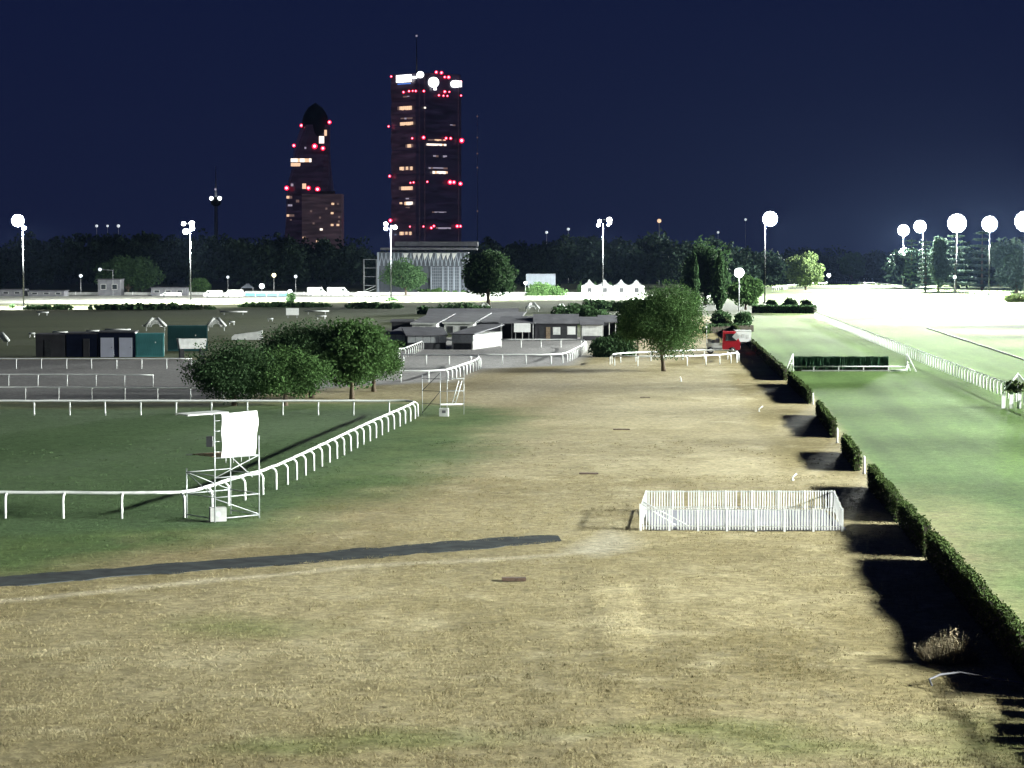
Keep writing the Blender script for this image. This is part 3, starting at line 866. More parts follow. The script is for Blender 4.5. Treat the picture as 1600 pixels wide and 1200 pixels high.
# long hedges beside the racing turf
def hedge(label, y0, y1, h=1.25, w=1.3, seed=0, dens=240, leaf=.085, group='hedge along the racing turf', holes=0.0, line=None):
    rg = np.random.default_rng(seed)
    L = y1 - y0; n = int(L * dens * (1.3 if y0 < 135 else .6)); lf = leaf if y0 < 135 else leaf * 1.5
    w = w * .27
    fx = line or (lambda q: hedge_x(q) - .25)
    t = thing('hedge', label, 'hedge', (float(fx(y0)), y0, 0), 0, group)
    yy = y0 + rg.random(n) * L
    en = np.clip(np.minimum(yy - y0, y1 - yy) / .5, .7, 1)
    hh = h * en * (.76 + .36 * fbm(yy * 0, yy, 1.9, seed + 100)); ww = w * (.8 + .4 * fbm(yy * 0 + 9, yy, 2.8, seed + 110))
    s = rg.random(n); face = rg.random(n)
    ne = int(260 * w); yy[:ne] = y0 + rg.random(ne) * .25; yy[ne:2 * ne] = y1 - rg.random(ne) * .25; face[:2 * ne] = .8 + .2 * rg.random(2 * ne)
    x = np.where(face < .4, -.5, np.where(face < .6, .5, rg.random(n) - .5)); z = np.where(face < .6, rg.random(n) ** .8, 1.0); z[:2 * ne] = rg.random(2 * ne)
    pts = np.stack([fx(yy) + x * ww + rg.normal(size=n) * .035, yy, z * hh + rg.normal(size=n) * .05], -1)
    if holes:
        keep = fbm(pts[:, 1], pts[:, 2] * 1.5, .9, seed + 7) > holes
        pts = pts[keep]
    pts[:, 2] = np.abs(pts[:, 2])
    loc = np.array([float(fx(y0)), y0, 0])
    link('foliage', np_mesh('foliage', leaf_quads(pts - loc, lf, rg), 4, M['hedge']), t)
    mb = MB()
    ys = np.arange(y0 + .15, y1, .7)
    if not holes:
        n2 = max(4, int(L / .45)); yv = np.linspace(y0 + .3, y1 - .3, n2)
        hv = h * np.clip(np.minimum(yv - y0, y1 - yv) / .5, .7, 1) * (.76 + .36 * fbm(yv * 0, yv, 1.9, seed + 100)); xv = fx(yv)
        vs, fs = [], []
        for i in range(n2):
            for dx, z in ((-w * .42, -.2), (-w * .38, hv[i] * .95), (w * .38, hv[i] * .95), (w * .42, -.2)):
                vs.append((xv[i] + dx - loc[0], yv[i] - loc[1], z))
        for i in range(n2 - 1):
            for k in range(3):
                fs.append((i * 4 + k, i * 4 + k + 1, i * 4 + k + 5, i * 4 + k + 4))
        fs += [(0, 3, 2, 1), tuple((n2 - 1) * 4 + k for k in (0, 1, 2, 3))]
        mb.add(vs, fs)
    else:
        q = y0 + .3
        while q < y1 - 1:
            l_ = rg.uniform(.4, 4.0); hh_ = h * rg.uniform(.35, 1.0); xm = float(fx(q + l_ / 2)) - loc[0]
            mb.box((xm, q + l_ / 2 - loc[1], hh_ / 2 - .1), (w * .7, l_, hh_ + .1), -.08)  # solid chunks in the off-frame hedge, shaped to throw a streaky shadow
            q += l_ + rg.uniform(.05, .5)
        for q in ys:
            xq = float(fx(q)) - loc[0]
            mb.tube([(xq, q - loc[1], -.1), (xq + rg.uniform(-.2, .2), q - loc[1] + rg.uniform(-.2, .2), h * .9)], [.04, .02], 4)
    mb.build('branches', M['core'], t)


hedge('near long stretch of dark hedge cut by the right edge', 71.0, 99.3, 1.3, 1.4, 1)
hedge('dark hedge stretch level with the front of the white picket pen', 99.9, 112.6, 1.25, 1.35, 2)
hedge('dark hedge stretch behind the right end of the white picket pen', 113.2, 131, 1.25, 1.35, 3)
hedge('short dark hedge piece next to two white posts', 140.5, 154.5, 1.2, 1.3, 4)
hedge('short dark hedge piece, middle of the three in the broken row', 167, 191, 1.2, 1.3, 5)
hedge('dark hedge piece just before the brush jump', 206, 239, 1.25, 1.3, 6)
hedge('far dark hedge running past the red lorry', 246, 470, 1.3, 1.5, 7, 60)
hedge('sparse hedge continuing off the lower right corner', 45, 70.2, 1.15, 1.5, 8, 260, holes=.33)


def clipped_hedge(label, p0, p1, top, seed, dpt=3.0):
    a, b = V(*p0), V(*p1); H = VY(p0[0], top, a.y).z
    rg = np.random.default_rng(seed)
    L = (b - a).length; n = int(L * 130); u = rg.random(n)
    t = thing('hedge', label, 'hedge', (a.x, a.y, 0), 0, None)
    d = (b - a)
    f = rg.random(n)
    oy = np.where(f < .6, 0, rg.random(n) * dpt); oz = np.where(f < .6, rg.random(n) * H, H)
    pts = np.stack([u * d.x, u * d.y + oy, oz], -1) + rg.normal(size=(n, 3)) * .12
    pts[:, 2] = np.abs(pts[:, 2])
    link('foliage', np_mesh('foliage', leaf_quads(pts, .45, rg), 4, M['crown_dark']), t)
    MB().box((d.x / 2, d.y / 2 + dpt / 2, H * .46), (L * .99, dpt * .9, H * .92), math.atan2(d.y, d.x)).build('branches', M['core'], t)


clipped_hedge('clipped dark far hedge ending at the bright bend', (1178, 489), (1275, 490), 478, 71)
clipped_hedge('clipped dark hedge behind the red lorry', (1104, 521), (1172, 518), 510, 72, 2.0)


# ------------------------------------------------------------------ steeplechase brush jump
def brush_jump():
    a, b = V(1243, 580), V(1388, 580)
    t = thing('brush_jump', 'dark green brush jump with white guard rail and wings on the turf', 'jump', (a.x, a.y, 0))
    L = (b - a).length; rg = np.random.default_rng(5)
    n = 9000
    x = rg.random(n) * L; y = rg.random(n) * 1.1; lean = rg.normal(size=n) * .05
    h = 1.48 + .16 * rg.random(n) + .02 * np.sin(x * 3.1)
    z0 = .15 + .9 * rg.random(n)
    wd = .035 + .03 * rg.random(n)
    base = np.stack([x, y, z0], -1); tip = np.stack([x + lean, y + rg.normal(size=n) * .05, h], -1)
    s = np.stack([wd, rg.normal(size=n) * .03, 0 * x], -1)
    link('brush', np_mesh('brush', np.stack([base - s, base + s, tip + s * .6, tip - s * .6], 1), 4, M['brush']), t)
    MB().box((L / 2, .55, .5), (L - .1, .9, 1.0)).build('frame', M['core'], t)
    MB().tube([(-.4, -.45, .55), (L + 2.2, -.45, .55)], .06, 8).build('guard_rail', M['white'], t)
    MB().box((L / 2 + 1.0, -.7, .10), (L + .8, .12, .12)).build('ground_board', M['concrete'], t)
    for k in (2.0, 4.8, 7.6, 10.4):
        MB().box((k, -.45, .22), (.12, .12, .56)).build('rail_foot', M['white'], t)
    for x0, s_ in ((-.35, -1), (L + 2.0, 1)):
        w = MB()
        w.tube([(x0, -.4, 0), (x0, -.4, 2.0)], .09, 6)
        w.tube([(x0, -.4, 1.95), (x0 + .95 * s_, -.9, 0)], .08, 6).tube([(x0, -.4, 1.2), (x0 + .55 * s_, .5, 0)], .07, 6)
        w.tube([(x0 + .1 * s_, -.5, .9), (x0 + .5 * s_, -.65, .9)], .06, 6)
        w.build('wing', M['white'], t)
    MB().tube([(L + .1, -.9, .12), (L + 1.2, -1.0, .12), (L + 1.9, -.95, .25), (L + 2.05, -.5, .5)], .10, 6).build('bent_rail', M['white'], t)


brush_jump()


def wing_corner():
    b = V(1590, 638)
    t = thing('jump_wing', 'white peaked jump wing with greenery against the long rail at right edge', 'jump wing', (b.x, b.y, 0))
    for k, x in enumerate((-1.2, -.55, .1, .75, 1.4)):
        MB().box((x, -.1 * k, .65), (.3, .08, 1.5)).build('board', M['white'], t)
    w = MB(); w.tube([(-1.3, 0, 1.3), (0, 0, 2.9)], .07, 6); w.tube([(1.5, -.5, 1.2), (0, 0, 2.9)], .07, 6); w.tube([(0, 0, 0), (0, 0, 3.0)], .06, 6)
    w.build('peak_frame', M['white'], t)
    rg = np.random.default_rng(77); p, _ = crown_pts(rg, 900, 2.6, 1.4, 1.75, 14, .4, .5)
    link('greenery', np_mesh('greenery', leaf_quads(p, .22, rg), 4, M['hedge']), t)


wing_corner()
a_ = [V(1448, 513), V(1500, 530), V(1550, 546), V(1610, 566), V(1680, 590)]  # dark tube laid where a shadow line crosses the turf
tag(MB().tube([(p.x, p.y, .06) for p in a_], .09, 6).build('shadow_line_tube', M['dark']), 'thin dark tube standing in for a shadow line across the brightest turf at right', 'shadow strip')


# ------------------------------------------------------------------ white picket pen
def picket_pen():
    FL, FR, BR, BL = V(1001, 828), V(1316, 829), V(1303, 798), V(1010, 798)
    t = thing('picket_pen', 'white picket pen with sloping handrail around a concrete pad', 'fence', (FL.x, FL.y, 0))
    me = MB().box((0, 0, .52), (.058, .035, 1.0)).mesh('picket', M['white'])
    po = MB().box((0, 0, .36), (.10, .09, 1.34)).mesh('post', M['white'])
    for A, B, step in ((FL, FR, .133), (BL, BR, .133), (FL, BL, .36), (FR, BR, .27)):
        L = (B - A).length; n = round(L / step); an = math.atan2((B - A).y, (B - A).x)
        for k in range(n + 1):
            p = A.lerp(B, k / n) - FL
            if k % 10 == 0:
                link('post', po, t, (p.x, p.y, 0), an)
            elif RND.random() > .012:
                o = link('picket', me, t, (p.x, p.y, RND.uniform(-.012, .012)), an)
                o.rotation_euler.y = RND.uniform(-.012, .012)
        for z in (.18, .96):
            c = (A + B) / 2 - FL
            nrm = Vector((-(B - A).y, (B - A).x)).normalized() * .045
            MB().box((c.x + nrm.x, c.y + nrm.y, z), (L, .03, .05), an).build('rail', M['white'], t)
    c = (FL + FR + BR + BL) / 4 - FL
    MB().box((c.x, c.y, -.05), ((FR - FL).length - .3, (BL - FL).y - .4, .22)).build('pad', M['palepad'], t)
    p0 = V(1004, 790, 1.05) - FL
    MB().tube([(.12, .3, 1.3), (2.3, .42, .12)], .035, 6).tube([(.12, .9, 1.1), (1.7, .95, .12)], .03, 6).build('handrail', M['white'], t)
    MB().box((.0, .0, .62), (.12, .12, 1.2)).build('gate_post', M['white'], t)


picket_pen()


# ------------------------------------------------------------------ scaffold towers
def pipe(mb, a, b, r=.034):
    return mb.tube([a, b], r, 6)


def scaffold_tower():
    A, B, C = V(336, 815), V(405, 808), V(294, 808)
    t = thing('scaffold_tower', 'steel scaffold tower with hanging white sheet at the paddock corner', 'scaffold', (A.x, A.y, 0))
    u = Vector((B.x - A.x, B.y - A.y, 0)); v = Vector((C.x - A.x, C.y - A.y, 0)) * 1.05
    H = 5.2

    def P(a, b, z): return u * a + v * b + Vector((0, 0, z))
    for a, b, h in ((0, 0, H), (1, 0, 4.0), (1, 1, 4.9), (0, 1, 2.4)):
        MB().tube([P(a, b, -.15), P(a, b, h)], .036, 6).build('standard', M['galv'], t)
    for a0, b0, a1, b1, zs in ((0, 0, 1, 0, (.12, 1.15, 2.1, 3.05)), (0, 0, 0, 1, (.12, 1.15, 2.2)), (0, 1, 1, 1, (1.15, 2.2, 3.05)), (1, 0, 1, 1, (.12, 1.15, 2.1, 3.05))):
        for z in zs:
            MB().tube([P(a0, b0, z), P(a1, b1, z)], .03, 6).build('ledger', M['galv'], t)
    for a0, b0, z0, a1, b1, z1 in ((0, 0, 1.1, 1, 0, .15), (0, 1, 2.2, .0, 0, 1.15), (0, 0, 2.1, 1, 0, 3.05), (1, 1, 1.15, 0, 1, 2.2), (.4, 0, 3.0, .85, 0, 2.0)):
        MB().tube([P(a0, b0, z0), P(a1, b1, z1)], .024, 6).build('brace', M['galv'], t)
    for k, z in enumerate((3.35, 3.85, 4.35, 4.85)):
        MB().tube([P(0, 0, z), P(.2, 0, z)], .022, 6).build('rung', M['galv'], t)
    for a in (.25, .42, .6, .78):
        MB().tube([P(a, 0, 3.05), P(a, 0, 2.78)], .022, 6).build('hook', M['galv'], t)
    # deck boards under the sheet
    for k in range(4):
        MB().box(P(.5, .15 + .2 * k, 3.11), (u.length * .98, .22, .045), math.atan2(u.y, u.x)).build('deck_board', M['wood'], t)
    # roof sheet
    rb = MB()
    pts = [P(-.30, .45, 5.12), P(.55, .35, 5.17), P(.62, .9, 5.17), P(-.25, 1.0, 5.12)]
    rb.add(pts + [p - Vector((0, 0, .06)) for p in pts], [(0, 1, 2, 3), (7, 6, 5, 4), (0, 4, 5, 1), (1, 5, 6, 2), (2, 6, 7, 3), (3, 7, 4, 0)])
    rb.build('roof_sheet', M['white_dirty'], t)
    MB().box(P(-.04, .1, 3.85), (.3, .35, .5)).build('speaker_box', M['dark'], t)
    return A, u, v, P, t


SA, SU, SV, SP, ST = scaffold_tower()


def hanging_sheet():
    o = thing('white_sheet', 'bright white sheet hung on the scaffold tower', 'sheet', (SA.x, SA.y, 0))
    w, h = SU.length * .82, 2.15
    n, m = 16, 18
    vs, fs = [], []
    d = SU.normalized(); nr = Vector((d.y, -d.x, 0))
    for j in range(m + 1):
        for i in range(n + 1):
            f, g = i / n, j / m
            x = SU.length * .13 + w * f + (-.10 * g if i == n else 0) * 1.0 + .05 * math.sin(g * 4) * (f > .9)
            z = 5.18 - h * g + .05 * f + .04 * math.sin(f * 3) * g
            bump = .05 * math.sin(f * 9 + g * 3) * g + .04 * math.sin(g * 11 + f * 5)
            vs.append(d * x + nr * (.09 + bump) + Vector((0, 0, z)))
    for j in range(m):
        for i in range(n):
            a = j * (n + 1) + i
            fs.append((a, a + n + 1, a + n + 2, a + 1))
    k = MB().add(vs, fs, True).build('cloth', M['sheet'], o)
    s = k.modifiers.new('thickness', 'SOLIDIFY'); s.thickness = .02


hanging_sheet()
b_ = V(341, 812)
bx_ = thing('ballast_box', 'grey box with a round mark at the foot of the scaffold tower', 'box', (b_.x + .05, b_.y - .55, 0), .25)
MB().box((0, 0, .33), (.78, .55, .66)).build('case', M['concrete'], bx_)
MB().lathe([(.17, -.288), (.17, -.274)], 18, (-.02, 0, .36), 'Y').build('round_mark', M['galv'], bx_)
MB().lathe([(.10, -.294), (.10, -.286)], 18, (-.02, 0, .36), 'Y').build('mark_centre', M['white_dirty'], bx_)


def small_scaffold():
    A = V(688, 648)
    t = thing('scaffold', 'thin scaffold frame with white slanting ladder behind the paddock rail', 'scaffold', (A.x, A.y, 0))
    for x, y, h in ((0, 0, 3.6), (1.9, .6, 3.6), (-1.5, 1.2, 3.2), (.5, 2.0, 3.4)):
        MB().tube([(x, y, -.1), (x, y, h)], .028, 6).build('standard', M['galv'], t)
    for z in (.85, 1.9, 2.9):
        MB().tube([(0, 0, z), (1.9, .6, z)], .026, 6).build('ledger', M['galv'], t)
        MB().tube([(0, 0, z), (-1.5, 1.2, z)], .026, 6).build('ledger', M['dark'], t)
        MB().tube([(.5, 2.0, z), (1.9, .6, z)], .026, 6).build('ledger', M['galv'], t)
    MB().tube([(-1.5, 1.2, .1), (0, 0, 1.9)], .026, 6).tube([(-1.5, 1.2, 1.9), (0, 0, 3.4)], .026, 6).build('brace', M['dark'], t)
    MB().box((.9, .2, .84), (1.8, .10, .12), .3).build('beam', M['white'], t)
    for dx in (0, .26):
        MB().tube([(.95 + dx, .25, .9), (1.5 + dx, .42, 2.75)], .04, 6).build('ladder_rail', M['white'], t)
    for k in range(6):
        f = k / 6 + .08
        MB().tube([(.95 + .55 * f, .25 + .17 * f, .9 + 1.85 * f), (1.21 + .55 * f, .25 + .17 * f, .9 + 1.85 * f)], .018, 5).build('rung', M['galv'], t)
    b = V(694, 650)
    k = thing('ballast_box', 'small pale box with a grey plate at the foot of the thin scaffold', 'box', (b.x, b.y - .3, 0), -.1)
    MB().box((0, 0, .32), (.72, .6, .64)).build('case', M['white_dirty'], k)
    MB().box((.02, -.307, .38), (.3, .02, .22)).build('plate', M['roof_grey'], k)


small_scaffold()


# ------------------------------------------------------------------ huts, stables, cabins
def shed(name, label, px, py, wpx, hpx, dep, wall='white_dirty', roof='roof_grey', rz=0.0, kind='flat', cat='shed', group=None,
         doors=(), windows=(), open_front=False, over=.3, rise=.5, fascia=None, band=None):
    """px,py = front left foot; size from the survey; parts in local metres"""
    b = V(px, py); s = b.y / FPX; w, h = wpx * s, hpx * s
    t = thing(name, label, cat, (b.x, b.y, 0), rz, group)
    th = .12
    if open_front:
        MB().box((w / 2, dep - th / 2, h / 2), (w, th, h)).box((th / 2, dep / 2, h / 2), (th, dep - th, h)).box((w - th / 2, dep / 2, h / 2), (th, dep - th, h)).build('wall', M[wall], t)
        for k in range(4):
            MB().box((.1 + (w - .2) * k / 3, .08, h / 2), (.12, .12, h)).build('post', M['white_dirty'], t)
    else:
        MB().box((w / 2, dep / 2, h / 2), (w, dep, h)).build('wall', M[wall], t)
    if kind == 'flat':
        MB().add([(-over, -over, h + .01), (w + over, -over, h + .01), (w + over, dep + over, h + .01 + rise), (-over, dep + over, h + .01 + rise),
                  (-over, -over, h + .16), (w + over, -over, h + .16), (w + over, dep + over, h + .16 + rise), (-over, dep + over, h + .16 + rise)],
                 [(3, 2, 1, 0), (4, 5, 6, 7), (0, 1, 5, 4), (1, 2, 6, 5), (2, 3, 7, 6), (3, 0, 4, 7)]).build('roof', M[roof], t)
    elif kind == 'gable_x':  # ridge along x
        rb = MB(); y0, y1, ym = -over, dep + over, dep / 2
        prof = [(y0, h), (ym, h + rise), (y1, h), (y1, h + .14), (ym, h + rise + .16), (y0, h + .14)]
        vs = [(-over, y, z + .01) for y, z in prof] + [(w + over, y, z + .01) for y, z in prof]
        rb.add(vs, [(0, 1, 4, 5), (1, 2, 3, 4), (6, 11, 10, 7), (7, 10, 9, 8), (5, 4, 10, 11), (4, 3, 9, 10), (0, 6, 7, 1), (1, 7, 8, 2), (0, 5, 11, 6), (2, 8, 9, 3)])
        rb.build('roof', M[roof], t)
    else:  # ridge along y, gable to the front
        MB().prism([(-over, h + .01), (w / 2, h + rise), (w + over, h + .01), (w + over, h + .15), (w / 2, h + rise + .16), (-over, h + .15)], -over, dep + over).build('roof', M[roof], t)
        MB().prism([(0, h - .01), (w, h - .01), (w / 2, h + rise - .02)], .02, .12).build('gable', M[wall], t)
    if fascia:
        MB().box((w / 2, -over - .03, h + .04), (w + 2 * over, .05, .3)).build('fascia', M[fascia], t)
    if band:
        for L_, side in ((w, 0), (dep, 1)):
            n = max(2, round(L_ / 1.1)); bw = L_ / n
            for q in range(n):
                zz = h * (1 - band / 2) - .01 * (q % 2)
                c = (bw * (q + .5), -.03 - .008 * (q % 2), zz) if side == 0 else (w + .03 + .008 * (q % 2), bw * (q + .5), zz)
                MB().box(c, (bw - .05, .05, h * band) if side == 0 else (.05, bw - .05, h * band)).build('board', M['galv'], t)
    for dx, dw, dh, mt in doors:
        d = MB().box((dx * w + dw * w / 2, -.035, dh * h / 2), (dw * w, .06, dh * h)).build('door', M[mt], t)
        MB().box((dx * w + dw * w * .85, -.09, dh * h * .5), (.05, .05, .16)).build('handle', M['dark'], d)
    for dx, dw, z0, z1, mt in windows:
        f = MB().box((dx * w + dw * w / 2, -.02, (z0 + z1) / 2 * h), (dw * w, .04, (z1 - z0) * h)).build('window', M['white_dirty'], t)
        MB().box((dx * w + dw * w / 2, -.05, (z0 + z1) / 2 * h), (dw * w * .86, .03, (z1 - z0) * h * .84)).build('pane', M[mt], f)
    return t


GC = 'cabins behind the left rail'
shed('cabin', 'dark grey cabin at the left end of the cabin row', 56, 558, 46, 34, 2.6, 'grey_cabin', 'roof_dark', group=GC, cat='cabin', rise=.1, over=.05, doors=((.3, .22, .8, 'dark'),))
shed('cabin', 'near-black cabin between the grey one and the navy one', 104, 558, 48, 36, 2.6, 'navy', 'roof_dark', group=GC, cat='cabin', rise=.1, over=.05, doors=((.55, .2, .8, 'grey_cabin'),))
shed('cabin', 'navy cabin with two pale lilac doors', 154, 558, 57, 38, 2.6, 'navy', 'roof_dark', group=GC, cat='cabin', rise=.1, over=.05, doors=((.06, .36, .80, 'lilac'), (.57, .36, .80, 'lilac')))


def container(label, px, py, wpx, hpx, dep, m):
    b = V(px, py); s = b.y / FPX; w, h = wpx * s, hpx * s
    t = thing('container', label, 'container', (b.x, b.y, 0), .135, GC)
    MB().box((w / 2, dep / 2, h / 2 + .05), (w, dep, h - .1)).build('box', M[m], t)
    n = int(w / .28); rb = MB().box((0, 0, h / 2), (.10, .05, h * .86)).mesh('rib', M[m])
    for k in range(n):
        link('rib', rb, t, (.2 + (w - .4) * k / max(1, n - 1), -.03, 0))
    MB().box((w / 2, -.05, h - .06), (w, .08, .14)).box((w / 2, -.05, .1), (w, .08, .14)).build('edge_rail', M[m], t)
    MB().box((w * .7, -.09, h * .62), (.14, .05, .16)).build('vent', M['white_dirty'], t)


container('bright teal shipping container next to the navy cabin', 212, 558, 44, 37, 2.5, 'teal')
container('dark teal container half hidden by the trees', 262, 549, 62, 40, 2.5, 'darkteal')
b_ = V(279, 562); s_ = b_.y / FPX
t_ = thing('skip', 'pale grey skip standing before the dark teal container', 'skip', (b_.x, b_.y, 0), .3)
MB().prism([(.2, 1.35), (3.4, 1.35), (3.6, 2.6), (0, 2.6)], 0, 1.6).build('hopper', M['white_dirty'], t_)
MB().box((.5, .8, .68), (.5, 1.2, 1.36)).box((3.1, .8, .68), (.5, 1.2, 1.36)).build('stand', M['dark'], t_)

GS = 'stable buildings round the sandy yard'  # dark doors on the stable blocks stand for shaded openings below the boards
shed('stable_block', 'white-fronted low stable at the left of the yard, half behind the trees', 606, 543, 36, 20, 9, 'grey_cabin', 'roof_grey', -.18, group=GS, cat='stable', rise=.7, band=.45, doors=((.5, .3, .5, 'dark'),))
shed('stable_block', 'low white-boarded stable, second from the left in the yard', 637, 546, 60, 21, 10, 'grey_cabin', 'roof_grey', .10, group=GS, cat='stable', rise=.8, band=.5, doors=((.1, .18, .45, 'dark'), (.4, .18, .45, 'dark'), (.7, .25, .45, 'dark')))
shed('stable_block', 'stable with bright white corner walls in the middle of the yard', 706, 546, 34, 23, 16, 'concrete', 'roof_grey', -.25, group=GS, cat='stable', rise=.9, band=.5, doors=((.08, .84, .42, 'dark'),))
shed('open_shed', 'open-fronted dark shed left of the gabled hut', 782, 532, 52, 26, 6, 'grey_cabin', 'roof_grey', -.05, group=GS, cat='shed', open_front=True, rise=.9)
shed('hut', 'grey-roofed hut with a white boarded front in the yard', 836, 532, 66, 26, 6, 'grey_cabin', 'roof_grey', .0, group=GS, cat='hut', kind='gable_x', rise=1.3, doors=((.1, .1, .8, 'dark'), (.26, .1, .8, 'wood'), (.62, .12, .7, 'dark')), windows=((.42, .18, .35, .8, 'white_dirty'), (.76, .2, .35, .85, 'white')))
shed('hut', 'white-walled hut at the right end of the yard', 909, 532, 32, 24, 6, 'white_dirty', 'roof_grey', .0, group=GS, cat='hut', rise=1.0, doors=((.05, .9, .3, 'grey_cabin'),))
shed('open_shed', 'dark shed with a sloping roof between white hut and round tree', 941, 528, 32, 24, 6, 'grey_cabin', 'roof_grey', .05, group=GS, cat='shed', open_front=True, rise=.9)
for lab, x, y, w, h, dp, rz_ in (('grey-roofed barn behind the second stable from the left', 644, 521, 38, 15, 24, -.10), ('grey-roofed barn behind the bright-cornered stable', 694, 520, 46, 15, 26, -.10),
                                 ('grey-roofed barn behind the open dark shed', 752, 519, 54, 15, 28, -.06), ('long low far roof along the back of the yard', 668, 503, 140, 9, 14, .0)):
    shed('barn', lab, x, y, w, h, dp, 'roof_dark' if w > 50 else 'white_dirty', 'roof_grey', rz_, group=GS, cat='barn', rise=1.1, fascia='white_dirty' if w < 50 else None, doors=((.1, .2, .7, 'dark'), (.55, .25, .7, 'dark')))
shed('hut', 'dark hut at the left edge of the grey yard roof', 612, 520, 30, 16, 6, 'grey_cabin', 'roof_dark', .0, group=GS, cat='hut', rise=.3, doors=((.3, .3, .7, 'dark'),))
# white fronts seen above the yard: big boards on the stables
for k, (x0, x1, y0, y1, yb, lab) in enumerate(((803, 829, 505, 519, 532, 'white banner board on the open dark shed'),)):
    a, b = V(x0, yb), V(x1, yb); z0 = VY(x0, y1, a.y - .6).z; z1 = VY(x0, y0, a.y - .6).z
    t_ = thing('board', lab, 'board', (a.x, a.y - .5, 0))
    MB().box(((b.x - a.x) / 2, 0, (z0 + z1) / 2), (b.x - a.x, .06, z1 - z0)).build('panel', M['white'], t_)
    for q in (.1, .9):
        MB().box(((b.x - a.x) * q, .06, z0 / 2), (.08, .08, z0)).build('leg', M['galv'], t_)


# ------------------------------------------------------------------ red lorry and white box trailer
def lorry():
    b = V(1104, 553); 
    t = thing('lorry', 'red-cabbed flatbed lorry parked beside the round green tree', 'lorry', (b.x, b.y, 0), -.06)
    MB().prism([(2.15, .55), (4.45, .55), (4.5, 1.55), (4.25, 2.0), (3.9, 2.95), (2.2, 3.0), (2.12, 1.2)], 0, 2.1).build('cab', M['red'], t)
    c = MB().prism([(2.5, 1.75), (3.95, 1.75), (3.7, 2.7), (2.5, 2.7)], -.025, .02).build('cab_window', M['glass'], t)
    MB().box((2.3, -.06, 1.4), (.06, .05, .25)).build('door_handle', M['dark'], t)
    MB().box((1.02, 1.05, 1.12), (2.05, 2.1, .62)).build('bed_side', M['white'], t)
    MB().box((1.0, 1.05, .62), (2.1, 1.8, .22)).build('chassis', M['dark'], t)
    MB().box((1.02, -.02, .78), (2.0, .06, .16)).build('side_guard', M['galv'], t)
    for k, (x, z, s) in enumerate(((.4, 1.7, .5), (.95, 1.65, .42), (1.5, 1.75, .6))):
        MB().box((x, .7 + .2 * k, z), (.5, .6, s)).build('cargo', M['white_dirty'], t)
    for x in (.5, 3.4):
        for y in (.05, 2.05):
            w = MB().lathe([(.2, -.16), (.44, -.14), (.47, 0), (.44, .14), (.2, .16)], 16, (0, 0, 0), 'Y').build('wheel', M['rubber'], t, (x, y, .47))
            MB().lathe([(.12, -.19), (.26, -.17), (.26, .17), (.12, .19)], 12, (0, 0, 0), 'Y').build('rim', M['galv'], w)
    for y in (.35, 1.75):
        MB().box((4.49, y, .95), (.08, .3, .2)).build('headlight', M['white'], t)
    p = MB().box((3.9, -.5, 2.35), (.75, .05, .75), 0, Matrix.Rotation(.7, 3, 'Y')).build('mirror_panel', M['white'], t)
    MB().tube([(.0, -.1, .2), (.0, -.1, 4.0)], .05, 6).tube([(0, -.1, 3.6), (-.5, -.1, 3.3)], .12, 6).build('load_stanchion', M['white_dirty'], t)


lorry()
b_ = V(1150, 546)
t_ = thing('box_trailer', 'white box trailer behind the red lorry cab', 'trailer', (b_.x, b_.y + 1.5, 0), -.05)
MB().box((1.15, 1.5, 1.75), (2.2, 3.6, 1.5)).build('box', M['white'], t_)
MB().box((1.15, 1.5, 2.56), (2.3, 3.7, .08)).build('roof', M['white_dirty'], t_)
for k in range(3):
    MB().box((.5 + .6 * k, -.32, 1.75 + .1 * (k % 2)), (.4, .03, .5)).build('panel_mark', M['white_dirty'], t_)
MB().box((1.15, 1.5, .85), (2.0, 3.4, .2)).build('chassis', M['dark'], t_)
for x in (.1, 2.2):
    w = MB().lathe([(.2, -.1), (.38, -.1), (.38, .1), (.2, .1)], 14, (0, 0, 0), 'X').build('wheel', M['rubber'], t_, (x, 1.6, .38))
    MB().lathe([(.1, -.12), (.2, -.12), (.2, .12), (.1, .12)], 10, (0, 0, 0), 'X').build('rim', M['galv'], w)


# ------------------------------------------------------------------ white jump wings, poles and signs on the inner field
def chevron(label, px, py, wpx, hpx, arm=0):
    b = V(px, py); s = b.y / FPX; w, h = wpx * s, hpx * s
    t = thing('jump_wing', label, 'jump wing', (b.x, b.y, 0), 0, 'white arched jump wings')
    for q in (-1, 1):
        MB().tube([(q * w / 2, 0, h * .35), (q * w * .10, 0, h)], .26, 6).build('slope_bar', M['white_dirty'], t)
        MB().box((q * w * .42, 0, h * .2), (.1, .1, h * .42)).build('leg', M['white_dirty'], t)
    for j, f in enumerate((.98, .78, .56)):
        arc = [(math.cos(math.pi * k / 8) * w * .4 * f, 0, h * .3 + math.sin(math.pi * k / 8) * h * .55 * f) for k in range(9)]
        MB().tube(arc, .12, 5).build('arch_bar', M['white_dirty'], t)
    MB().box((0, 0, h - .02), (w * .26, .14, .14)).build('cap', M['white_dirty'], t)
    if arm:
        MB().box((-w / 2 - arm * s / 2, 0, h * .42), (arm * s, .12, .16)).build('arm', M['white_dirty'], t)


chevron('white arched jump wing above the teal container', 243, 517, 34, 20, 4)
chevron('white arched jump wing with a long left arm above the tree cluster', 338, 517, 30, 20, 14)
chevron('white arched jump wing cut by the left edge', 0, 540, 28, 20)
chevron('small slanting jump wing over the near-black cabin', 107, 541, 18, 16)
chevron('small white arched wing beside the lone dark tree trunk', 758, 486, 18, 12)
chevron('white peaked wing right of the lone dark tree', 832, 487, 22, 14, 0)
chevron('tiny white slanting wing left of the marquee row', 877, 487, 14, 12)


